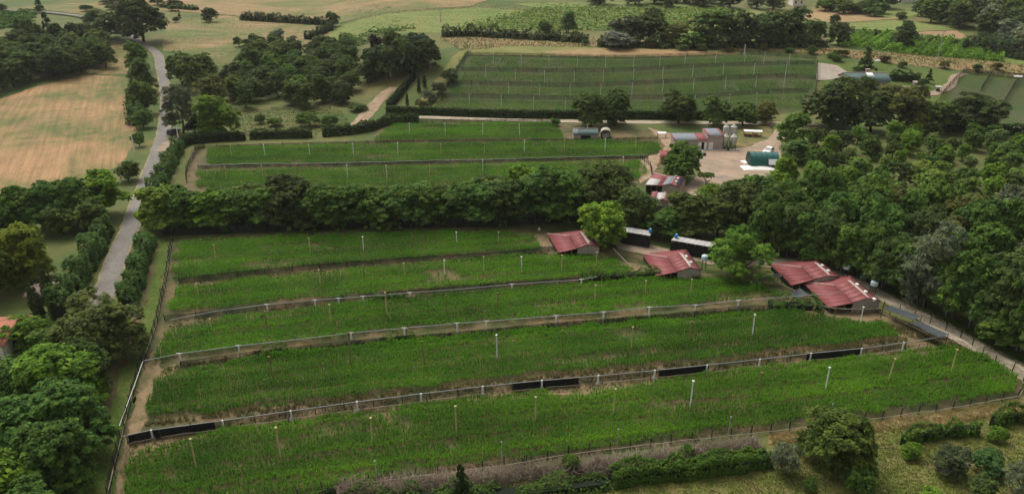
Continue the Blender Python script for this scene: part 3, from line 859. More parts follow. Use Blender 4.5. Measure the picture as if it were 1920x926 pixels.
poles('on the second hill terrace from the top', [(911, 127, 145, 'w')] + [(zx(X), yt / 2.9875, (yt + 58) / 2.9875, 'w') for X, yt in ((18, 393), (182, 398), (347, 399), (510, 396), (678, 390), (842, 379), (1009, 370), (1180, 360), (1353, 356))] + [(1472, 117, 140, 'w')], 'poles on the hill terraces')
poles('on the third hill terrace from the top', [(898, 151, 170, 't'), (954, 157, 175, 'w')] + [(zx(X), yt / 2.9875, (yt + 60) / 2.9875, 'w') for X, yt in ((155, 474), (325, 479), (496, 472), (670, 466), (842, 453), (1015, 443), (1192, 434), (1362, 427))] + [(1469, 139, 161, 'w')], 'poles on the hill terraces')
poles('on the lowest hill terrace', [(880, 177, 195, 'w'), (940, 180, 199, 'w')] + [(zx(X), yt / 2.9875, (yt + 62) / 2.9875, k) for X, yt, k in ((120, 545, 'w'), (299, 548, 'w'), (480, 548, 'w'), (661, 545, 't'), (845, 542, 'w'), (1022, 535, 'w'), (1211, 528, 'w'), (1365, 520, 'w'))] + [(1466, 162, 193, 't')], 'poles on the hill terraces')
poles('in the short upper pen', [(768, 231, 248, 'w'), (835, 231, 251, 'w'), (905, 232, 253, 'w'), (974, 233, 253, 'w')], 'poles in the upper pens')
poles('in the long upper pen', [(435, 270, 293, 't'), (498, 271, 293, 'w'), (582, 271, 293, 'w'), (663, 269, 291, 'w'), (747, 268, 290, 'w'), (827, 270, 286, 't'), (908, 269, 288, 't'), (983, 263, 285, 'w'), (1058, 262, 283, 't'), (1134, 260, 281, 'w'), (1191, 257, 278, 't')], 'poles in the upper pens')
poles('in the upper pen behind the tree row', [(426, 313, 336, 't'), (493, 310, 330, 't'), (652, 309, 333, 'w'), (726, 310, 335, 'w'), (806, 308, 328, 't'), (905, 300, 320, 'w'), (1168, 294, 308, 'w')], 'poles in the upper pens')
poles('in the lower pen nearest the tree row', [(405, 459, 488, 't'), (583, 447, 478, 't'), (682, 444, 472, 'w'), (774, 438, 466, 'b'), (857, 435, 457, 'w'), (934, 435, 457, 't')], 'poles in the lower pens')
poles('in the second lower pen from the tree row', [(374, 531, 561, 't'), (602, 505, 538, 't'), (683, 497, 520, 'b'), (759, 493, 521, 't'), (834, 488, 518, 'w'), (907, 481, 512, 't'), (978, 481, 507, 'w'), (1053, 479, 507, 't'), (1118, 473, 500, 't')], 'poles in the lower pens')
poles('in the middle lower pen', [(398, 597, 620, 't'), (502, 583, 618, 'b'), (621, 571, 607, 't'), (726, 549, 595, 't'), (838, 554, 590, 'b'), (933, 550, 580, 'b'), (1115, 535, 566, 't'), (1210, 526, 550, 't'), (1294, 523, 550, 't')], 'poles in the lower pens')
poles('behind the shade cloth fence', [(513, 668, 712, 'b'), (660, 626, 697, 'b'), (796, 641, 685, 'b'), (932, 629, 674, 'w'), (1054, 620, 660, 'b'), (1183, 613, 656, 't'), (1293, 602, 640, 'b'), (1410, 590, 631, 'w'), (1522, 576, 601, 'b'), (1612, 575, 607, 'w')], 'poles in the lower pens')
poles('in the front pen', [(369, 823, 881, 't'), (528, 803, 864, 't'), (699, 785, 835, 't'), (857, 764, 817, 't'), (1004, 746, 793, 't'), (1150, 731, 778, 't'), (1293, 716, 767, 'w'), (1419, 700, 750, 'b'), (1547, 689, 733, 'w'), (1664, 671, 717, 't'), (1782, 654, 700, 't')], 'poles in the lower pens')
poles('along the front edge rope', [(708, 866, 905, 'g'), (942, 832, 876, 'g'), (1157, 805, 842, 'g'), (1363, 781, 825, 'g'), (1552, 757, 797, 'g')], 'grey poles along the front edge')

# ------------------------------------------------------------------ net fences
def fence(name, px, label, net_h=1.6, post_h=1.5, spacing=3.0, net=M_net, post_mat=M_darkpost, rail=None, rail_h=1.0, post_r=0.06, group=None, cat='fence', lean=0.0):
    L = smooth_line(W(px), 1.2)
    o0 = Vector(L[0])
    root = thing(name, label, cat, o0, 0, group)
    cum = [0]
    for a, b in zip(L[:-1], L[1:]): cum.append(cum[-1] + (b - a).length)
    def at(s):
        for i in range(len(L) - 1):
            if cum[i + 1] >= s:
                q = L[i].lerp(L[i + 1], (s - cum[i]) / max(1e-6, cum[i + 1] - cum[i]))
                return Vector((q.x, q.y, t1(q.x, q.y)))
        return Vector((L[-1].x, L[-1].y, t1(L[-1].x, L[-1].y)))
    if net is not None:
        V, Fq = [], []
        for i, p in enumerate(L):
            z = t1(p.x, p.y); sag = 0.10 * math.sin(i * 2.1) * net_h * 0.5
            q = Vector((p.x, p.y, z)) - o0
            V += [(q.x, q.y, q.z), (q.x + 0.03 * math.sin(i * 1.7), q.y + lean * 0.5, q.z + net_h * 0.55), (q.x, q.y + lean, q.z + net_h + sag)]
            if i:
                j = 3 * i
                Fq += [(j - 3, j, j + 1, j - 2), (j - 2, j + 1, j + 2, j - 1)]
        link('net', mesh_np('net', V, [np.array(Fq)], net), root)
    n = max(2, int(cum[-1] / spacing))
    pm = MB().tube((0, 0, -0.1), (0, 0, post_h), post_r, post_r * 0.85, 6).mesh('post', post_mat)
    for k in range(n + 1):
        q = at(cum[-1] * k / n) - o0
        o = link('post', pm, root, q)
        o.rotation_euler = (random.uniform(-.07, .07), random.uniform(-.07, .07), random.uniform(0, 3))
        o.scale = (1, 1, random.uniform(.85, 1.1))
    if rail is not None:
        mb = MB(); pts = []
        m = max(2, int(cum[-1] / 1.6))
        for k in range(m + 1):
            q = at(cum[-1] * k / m) - o0
            pts.append(q + Vector((random.uniform(-.05, .05), -0.12, rail_h + random.uniform(-.08, .08))))
        mb.path(pts, 0.05)
        mb.build('rail', rail, root)
    return root

fence('net_fence', [(305, 443), (480, 436), (700, 429), (960, 424), (1085, 414)], 'dark net fence along the foot of the tree row', 1.5, 1.7, 3.0)
fence('net_fence', [(338, 532), (480, 516), (690, 498), (960, 480), (1030, 472), (1120, 470)], 'net divider between the two lower pens nearest the tree row', 1.0, 1.2, 4)
fence('net_fence', [(310, 602), (420, 591), (500, 582), (740, 556), (960, 538), (1200, 523), (1290, 521)], 'net divider in front of the second lower pen, running to the middle barn', 0.9, 1.0, 4)
fence('net_fence', [(290, 640), (340, 690), (500, 668), (660, 650), (857, 634), (1043, 616), (1218, 603), (1385, 585), (1500, 583)][1:], 'low net at the back edge of the pen behind the shade cloth fence', 1.0, 1.0, 5, M_net)
fence('net_fence', [(240, 832), (400, 806), (545, 784), (700, 764), (905, 738), (1122, 717), (1326, 697), (1521, 674), (1695, 655)], 'dark net standing just behind the grey pipe of the shade cloth fence', 1.15, 1.4, 3.2, M_net)
fence('net_fence', [(204, 935), (218, 870), (232, 815), (250, 745), (268, 685), (292, 620), (303, 570), (311, 535), (324, 448)], 'dark net fence down the left side of the lower pens', 1.5, 1.6, 2.2, M_net, rail=M_rail, rail_h=0.5)
fence('rope_fence', [(560, 934), (650, 912), (780, 897), (905, 881), (1100, 851), (1300, 827), (1440, 812), (1530, 801), (1640, 787), (1760, 771), (1908, 746)], 'low fence of dark posts and pale log rail along the front pen', 0.8, 1.3, 2.2, M_netthin, rail=M_rail, rail_h=0.35, post_r=0.08)
fence('net_fence', [(1908, 746), (1917, 712), (1860, 680), (1800, 634), (1720, 600), (1655, 578)], 'post and net fence between the front pen and the farm track', 1.1, 1.3, 2.0, M_netthin, rail=M_rail, rail_h=0.15, post_r=0.07)
fence('net_fence', [(1385, 462), (1500, 490), (1600, 520), (1700, 562), (1800, 607), (1920, 668), (2000, 712)], 'grey post and wire fence along the foot of the wood', 1.2, 1.4, 3.2, M_netthin, M_greypole)
for k, (px, lab) in enumerate([
    ([(878, 106), (1000, 108), (1150, 111), (1300, 107), (1400, 103), (1530, 112)], 'topmost net divider on the hill field'),
    ([(866, 134), (1000, 136), (1150, 136), (1300, 128), (1440, 123), (1528, 122)], 'second net divider from the top on the hill field'),
    ([(848, 159), (960, 161), (1080, 164), (1250, 157), (1440, 147), (1530, 150)], 'third net divider from the top on the hill field'),
    ([(828, 183), (960, 186), (1100, 188), (1300, 185), (1440, 176), (1515, 174)], 'lowest net divider on the hill field')]):
    fence('net_fence', px, lab, 1.4, 1.5, 6, M_nethill)
fence('net_fence', [(800, 207), (838, 165), (878, 104)], 'dark net fence down the left side of the hill field', 1.6, 1.7, 3.5)
fence('net_fence', [(1515, 208), (1530, 165), (1532, 118)], 'dark net fence down the right side of the hill field', 1.6, 1.7, 3.5)
fence('net_fence', [(365, 280), (500, 275), (700, 270), (880, 267), (1085, 266), (1232, 262)], 'low net between the long upper pen and the hedge', 0.8, 1.0, 5, M_net)
fence('net_fence', [(372, 317), (480, 315), (600, 314), (760, 310), (900, 307), (1080, 302), (1215, 298)], 'net divider with grey rail between the two long upper pens', 1.0, 1.2, 5, M_net, rail=M_pipe, rail_h=1.0)
fence('net_fence', [(350, 345), (352, 320), (372, 284), (384, 278)], 'net fence across the left end of the upper pens', 1.5, 1.6, 2.5)
fence('net_fence', [(742, 231), (900, 230), (1050, 231)], 'net along the back of the short upper pen beside the dirt road', 1.0, 1.2, 5, M_net)
fence('net_fence', [(1762, 187), (1780, 165), (1805, 140)], 'dark net wall at the left of the far right pens', 2.0, 2.1, 4)
fence('net_fence', [(1838, 172), (1848, 158), (1858, 143)], 'dark net wall between the two far right pens', 2.0, 2.1, 4)
fence('net_fence', [(1866, 225), (1888, 185), (1910, 150)], 'dark net wall at the right of the far right pens', 2.0, 2.1, 4)
fence('net_fence', [(1805, 140), (1850, 144), (1945, 152)], 'dark net wall along the back of the far right pens', 2.0, 2.1, 4)
fence('garden_fence', [(510, 207), (560, 206), (620, 206)], 'thin dark fence at the foot of the dense garden trees', 0.9, 1.1, 3, M_netthin)
fence('pen_fence', [(1200, 298), (1218, 312), (1222, 330), (1228, 340)], 'rough dark paling fence beside the small red-roofed hut', 1.0, 1.4, 1.2, M_netthin)

# pipe fence with white stubs and shade cloth
def pipe_fence(label, pipe_px, stubs, pipe_h, panels, base, rail_px=None):
    P = [G(x, y, pipe_h) for x, y in pipe_px]
    o0 = Vector((P[0].x, P[0].y, t1(P[0].x, P[0].y)))
    root = thing('pipe_fence', label, 'fence', o0)
    MB().path([p - o0 for p in P], 0.045, 6).build('pipe', M_pipe, root)
    A = np.array([p[:] for p in P])
    def on(x):
        """point of the pipe line above photo column x"""
        for i in range(len(pipe_px) - 1):
            if pipe_px[i][0] <= x <= pipe_px[i + 1][0]:
                f = (x - pipe_px[i][0]) / (pipe_px[i + 1][0] - pipe_px[i][0])
                return P[i].lerp(P[i + 1], f)
        return P[0] if x < pipe_px[0][0] else P[-1]
    for x in stubs:
        q = on(x); g = Vector((q.x, q.y, t1(q.x, q.y)))
        mb = MB().tube(g - o0 + Vector((0, 0, -0.05)), q - o0 + Vector((0.0, 0, 0.05)), 0.10 if base else 0.12, 0.10 if base else 0.12, 8)
        st = mb.build('post', M_whitepole, root)
        if base:
            b = MB(); b.lathe([(0.34, -0.02), (0.30, 0.18), (0.14, 0.34)], 8)
            link('footing', b.mesh('footing', M_cement), root, g - o0)
        else:
            a = q - o0
            MB().tube(a + Vector((-0.35, 0, 0.05)), a + Vector((0.35, 0, 0.05)), 0.05, 0.05, 6).build('crossbar', M_whitepole, root)
    for x0, x1 in panels:
        k = 6
        V, Fq = [], []
        for i in range(k + 1):
            q = on(x0 + (x1 - x0) * i / k) - o0
            g = t1(q.x + o0.x, q.y + o0.y) - o0.z
            top = q.z - 0.10 - 0.05 * math.sin(i * 2.0); bot = g + 0.06
            for yy in (0.10, 0.115):
                V += [(q.x, q.y + yy, bot), (q.x, q.y + yy + 0.04 * math.sin(i * 1.3), top)]
            if i:
                j = 4 * i
                Fq += [(j - 4, j, j + 1, j - 3), (j - 2, j - 1, j + 3, j + 2)]
        link('shade_panel', mesh_np('shade_panel', V, [np.array(Fq)], M_shadecloth), root)
    if rail_px:
        for (xa, xb) in rail_px:
            pts = []
            for i in range(6):
                q = on(xa + (xb - xa) * i / 5) - o0
                g = t1(q.x + o0.x, q.y + o0.y) - o0.z
                pts.append(Vector((q.x, q.y - 0.25, g + 0.38 + random.uniform(-.06, .06))))
            MB().path(pts, 0.045).build('log_rail', M_rail, root)
            for i in (0, 3, 5):
                MB().tube(pts[i] - Vector((0, -0.1, 0.5)), pts[i] + Vector((0, 0.1, 0.35)), 0.045, 0.04, 5).build('stake', M_darkpost, root)
    return root
pipe_fence('grey pipe fence with black shade cloth behind the front pen',
           [(228, 818), (283, 806), (417, 788), (545, 770), (669, 753), (789, 738), (905, 724), (1016, 713), (1122, 704), (1228, 694), (1326, 684), (1425, 673), (1521, 662), (1616, 653), (1695, 642), (1798, 627)],
           [283, 417, 545, 669, 789, 905, 1016, 1122, 1228, 1326, 1425, 1521, 1616, 1695], 1.25,
           [(238, 400), (962, 1085), (1236, 1330), (1514, 1616)], True,
           [(240, 290), (300, 415), (450, 540), (550, 660), (680, 785), (800, 900), (960, 1010), (1025, 1085), (1130, 1220), (1235, 1320), (1340, 1420), (1530, 1610), (1630, 1690), (1700, 1740)])
pipe_fence('white pipe on tall white T posts in the middle of the lower pens',
           [(270, 676), (336, 663), (447, 648), (560, 636), (658, 624), (758, 615), (857, 606), (912, 602), (1043, 592), (1132, 585), (1218, 576), (1304, 572), (1385, 563), (1450, 559), (1545, 551), (1600, 547)],
           [336, 447, 658, 758, 857, 912, 1043, 1132, 1218, 1304, 1385], 1.75, [], False)
pipe_fence('thin pale pipe along the second divider of the lower pens',
           [(318, 600), (400, 584), (500, 571), (600, 562), (740, 551), (850, 543), (960, 533), (1090, 524), (1120, 519)],
           [500, 590, 634, 680, 768, 960, 1090], 1.1, [], False)

# ------------------------------------------------------------------ hedges
DKH = (0.055, 0.095, 0.026)
hedge('hedge', [(790, 219), (760, 222), (725, 214), (800, 216), (960, 221), (1100, 222), (1250, 223), (1445, 225)][2:], 1.6, 2.3, DKH, 'long dark clipped hedge below the hill terraces, beside the dirt road', dens=16, size=0.3, ragged=0.06)
hedge('hedge', [(728, 206), (745, 186), (762, 163), (776, 146)], 1.7, 2.2, (0.032, 0.055, 0.018), 'clipped diagonal hedge beside the red dirt track', dens=16, size=0.3, ragged=0.10)
hedge('hedge', [(605, 256), (650, 252), (690, 246), (720, 236), (750, 230), (785, 230)], 2.2, 2.4, DKH, 'dark clipped hedge curving round behind the short upper pen', dens=15, size=0.3, ragged=0.25)
hedge('hedge', [(470, 261), (520, 259), (585, 258)], 2.0, 2.2, DKH, 'short dark clipped hedge behind the long upper pen', dens=15, size=0.3, ragged=0.2)
hedge('hedge', [(338, 276), (365, 269), (410, 265), (460, 263)], 1.8, 2.2, (0.030, 0.055, 0.018), 'clipped hedge bending round the top left corner of the upper pens', dens=15, size=0.3, ragged=0.2)
hedge('hedge', [(290, 372), (308, 338), (322, 305), (338, 276)], 2.6, 2.6, (0.072, 0.132, 0.030), 'loose green hedge between the road and the upper pens', dens=14, size=0.3, ragged=0.5)
hedge('hedge', [(112, 600), (142, 548), (163, 508), (186, 464), (196, 434)], 2.6, 3.2, (0.075, 0.140, 0.034), 'tall thick hedge on the left side of the road', dens=18, size=0.28, ragged=0.45)
hedge('hedge', [(240, 582), (254, 542), (267, 497), (278, 457)], 2.3, 2.5, (0.072, 0.142, 0.034), 'thick green hedge between the road and the lower pens', dens=18, size=0.28, ragged=0.45)
hedge('hedge', [(256, 236), (258, 205), (260, 170), (258, 135)], 3.2, 3.6, (0.085, 0.145, 0.038), 'rough hedge of scrub on the left side of the road along the tan field', dens=8, size=0.42, ragged=0.8)
hedge('hedge', [(1300, 91), (1360, 90), (1440, 90), (1500, 89), (1545, 88)], 4.5, 3.2, (0.080, 0.115, 0.038), 'dark scrub at the foot of the far dense tree row', dens=5, size=0.55, ragged=0.7)
hedge('hedge', [(1120, 88), (1180, 89), (1260, 91)], 4.0, 2.6, (0.080, 0.115, 0.038), 'dark scrub round the silvery bush on the bank', dens=5, size=0.55, ragged=0.7)
hedge('hedge', [(455, 38), (520, 42), (570, 45), (618, 47)], 4, 3.0, (0.07, 0.095, 0.036), 'low dark hedgerow across the top left fields', dens=6, size=0.55, ragged=0.5)
hedge('hedge', [(575, 75), (600, 66), (622, 56)], 3.5, 2.4, (0.045, 0.07, 0.028), 'short hedgerow slanting down from the lone round tree', dens=6, size=0.5, ragged=0.5)
hedge('hedge', [(1745, 245), (1800, 247), (1860, 250), (1950, 256)], 2.2, 2.6, DKH, 'dark clipped hedge at the back of the orchard', dens=14, size=0.32, ragged=0.12)
hedge('hedge', [(1668, 150), (1700, 152), (1722, 152)], 2.2, 2.4, DKH, 'dark hedge right of the green-roofed barn', dens=12, size=0.35, ragged=0.4)
hedge('hedge', [(370, 20), (300, 14)], 3, 2, (0.07, 0.12, 0.03), 'bright scrub line beside the far road', dens=5, size=0.5, ragged=0.6)
hedge('hedge', [(830, 70), (880, 68), (960, 72), (1010, 75), (1100, 80)], 4.5, 2.8, (0.075, 0.10, 0.036), 'dark scrubby hedgerow on the bank above the hill field', dens=6, size=0.5, ragged=0.7)
hedge('hedge', [(1590, 68), (1640, 70), (1716, 80), (1770, 86), (1860, 90)], 3, 1.8, (0.075, 0.105, 0.036), 'low dark hedgerow between the vineyard and the ploughed field', dens=6, size=0.5, ragged=0.8)
hedge('hedge', [(1815, 92), (1850, 98), (1890, 106), (1960, 116)], 8, 4.5, (0.060, 0.092, 0.036), 'tall dark thicket behind the right end of the vineyard', dens=4, size=0.65, ragged=0.5)
hedge('hedge', [(1145, 906), (1200, 899), (1300, 888), (1400, 877), (1436, 866)], 1.8, 1.9, (0.070, 0.135, 0.022), 'green clipped hedge in front of the dead brushwood', dens=55, size=0.16, ragged=0.3)
hedge('hedge', [(640, 945), (760, 938), (880, 934), (1000, 928), (1140, 910)], 1.6, 1.1, (0.062, 0.115, 0.022), 'low patchy green hedge at the bottom edge below the dead brushwood', dens=30, size=0.16, ragged=0.8)
for px, lab, w, h in (
        ([(480, 672), (500, 668), (540, 663)], 'bright green vine mat hanging on the net behind the second white T post', 1.4, 0.9),
        ([(715, 643), (740, 640), (778, 636)], 'bright green vine mat hanging on the net behind the fourth white T post', 1.4, 0.8),
        ([(690, 563), (730, 559), (760, 557)], 'thin vine mat on the second divider of the lower pens', 1.2, 0.6),
        ([(1085, 527), (1130, 524), (1190, 520), (1235, 519)], 'long vine mat on the second divider beside the middle barn', 1.8, 1.0),
        ([(1440, 575), (1475, 578), (1535, 578)], 'vine mat spreading under the twin barns', 2.4, 1.1),
        ([(1205, 452), (1180, 449), (1160, 447)], 'low weeds in front of the left shade-cloth shed', 0.9, 0.5)):
    hedge('climbing_vine', px, w, h, (0.085, 0.15, 0.03), lab, 'vine', dens=26, size=0.2, ragged=0.9)

# dead brushwood hedge at the bottom
def brush(px, label):
    L = smooth_line(W(px), 0.5)
    root = thing('brushwood', label, 'brushwood', L[0])
    o0 = np.array(L[0][:])
    A = np.array([p[:] for p in L])
    n = 4200
    k = rng.integers(0, len(A), n)
    w = rng.normal(0, 0.55, n)
    B = A[k] + np.stack([rng.uniform(-.4, .4, n), w, np.zeros(n)], 1)
    B[:, 2] = T(B[:, 0], B[:, 1]) + rng.uniform(0, 1.0, n)
    ln = rng.uniform(0.4, 1.3, n)
    d = rng.normal(0, 1, (n, 3)); d[:, 2] = np.abs(d[:, 2]) * 0.8 + 0.15
    d /= np.linalg.norm(d, axis=1, keepdims=True)
    s = np.cross(d, np.array([0.3, 0.2, 1.0])); s /= np.linalg.norm(s, axis=1, keepdims=True) + 1e-9
    u = np.cross(d, s)
    r0 = rng.uniform(0.018, 0.05, n)[:, None]
    E = B + d * ln[:, None]
    V = np.stack([B + s * r0, B - s * r0 * .5 + u * r0 * .87, B - s * r0 * .5 - u * r0 * .87, E], 1).reshape(-1, 3) - o0
    j = np.arange(n) * 4
    Ft = np.concatenate([np.stack([j, j + 1, j + 3], 1), np.stack([j + 1, j + 2, j + 3], 1), np.stack([j + 2, j, j + 3], 1)])
    o = link('dead_twigs', mesh_np('dead_twigs', V, [Ft], M_deadwood), root)
    o['kind'] = 'stuff'
brush([(640, 928), (760, 918), (900, 905), (1000, 892), (1120, 882)], 'long heap of grey dead brushwood along the front fence, left part')
brush([(1120, 882), (1250, 866), (1340, 852), (1415, 842)], 'grey dead brushwood behind the green clipped hedge')

# ------------------------------------------------------------------ trees
# row of trees between the upper and the lower pens
ROW = [(312, 342, 428, 100, LIME), (352, 352, 430, 84, MID), (398, 350, 428, 84, BRIGHT), (448, 352, 428, 86, MID), (500, 350, 428, 80, MID), (548, 326, 426, 104, DARK), (602, 345, 428, 86, MID),
       (655, 345, 424, 92, LOC), (704, 350, 424, 86, MID), (752, 346, 423, 88, LOC), (802, 346, 421, 86, MID), (850, 346, 420, 86, MID), (902, 340, 419, 92, LOC), (955, 334, 418, 92, OAK), (1006, 312, 417, 108, LOC), (1056, 318, 414, 92, MID)]
for i, (x, yt, yb, w, c) in enumerate(ROW):
    tree('locust', x, yt, yb, w, c, 'broadleaf tree, %s from the left at the front of the row between the pens' % nth(i), 'tree row between the pens')
ROWB = [(330, 345, 405, 80, MID), (420, 350, 405, 74, OAK), (475, 345, 402, 80, OAK), (525, 338, 402, 80, DARK), (575, 340, 400, 80, OAK), (630, 345, 400, 78, OAK), (680, 345, 400, 78, MID), (730, 345, 398, 80, OAK), (780, 340, 397, 80, MID), (830, 342, 396, 80, OAK), (880, 335, 395, 80, MID), (930, 325, 394, 90, OAK), (985, 308, 393, 90, BRIGHT), (1035, 306, 390, 90, MID)]
for i, (x, yt, yb, w, c) in enumerate(ROWB):
    tree('fartall', x, yt, yb, w, c, 'broadleaf tree, %s from the left at the back of the row between the pens' % nth(i), 'tree row between the pens')
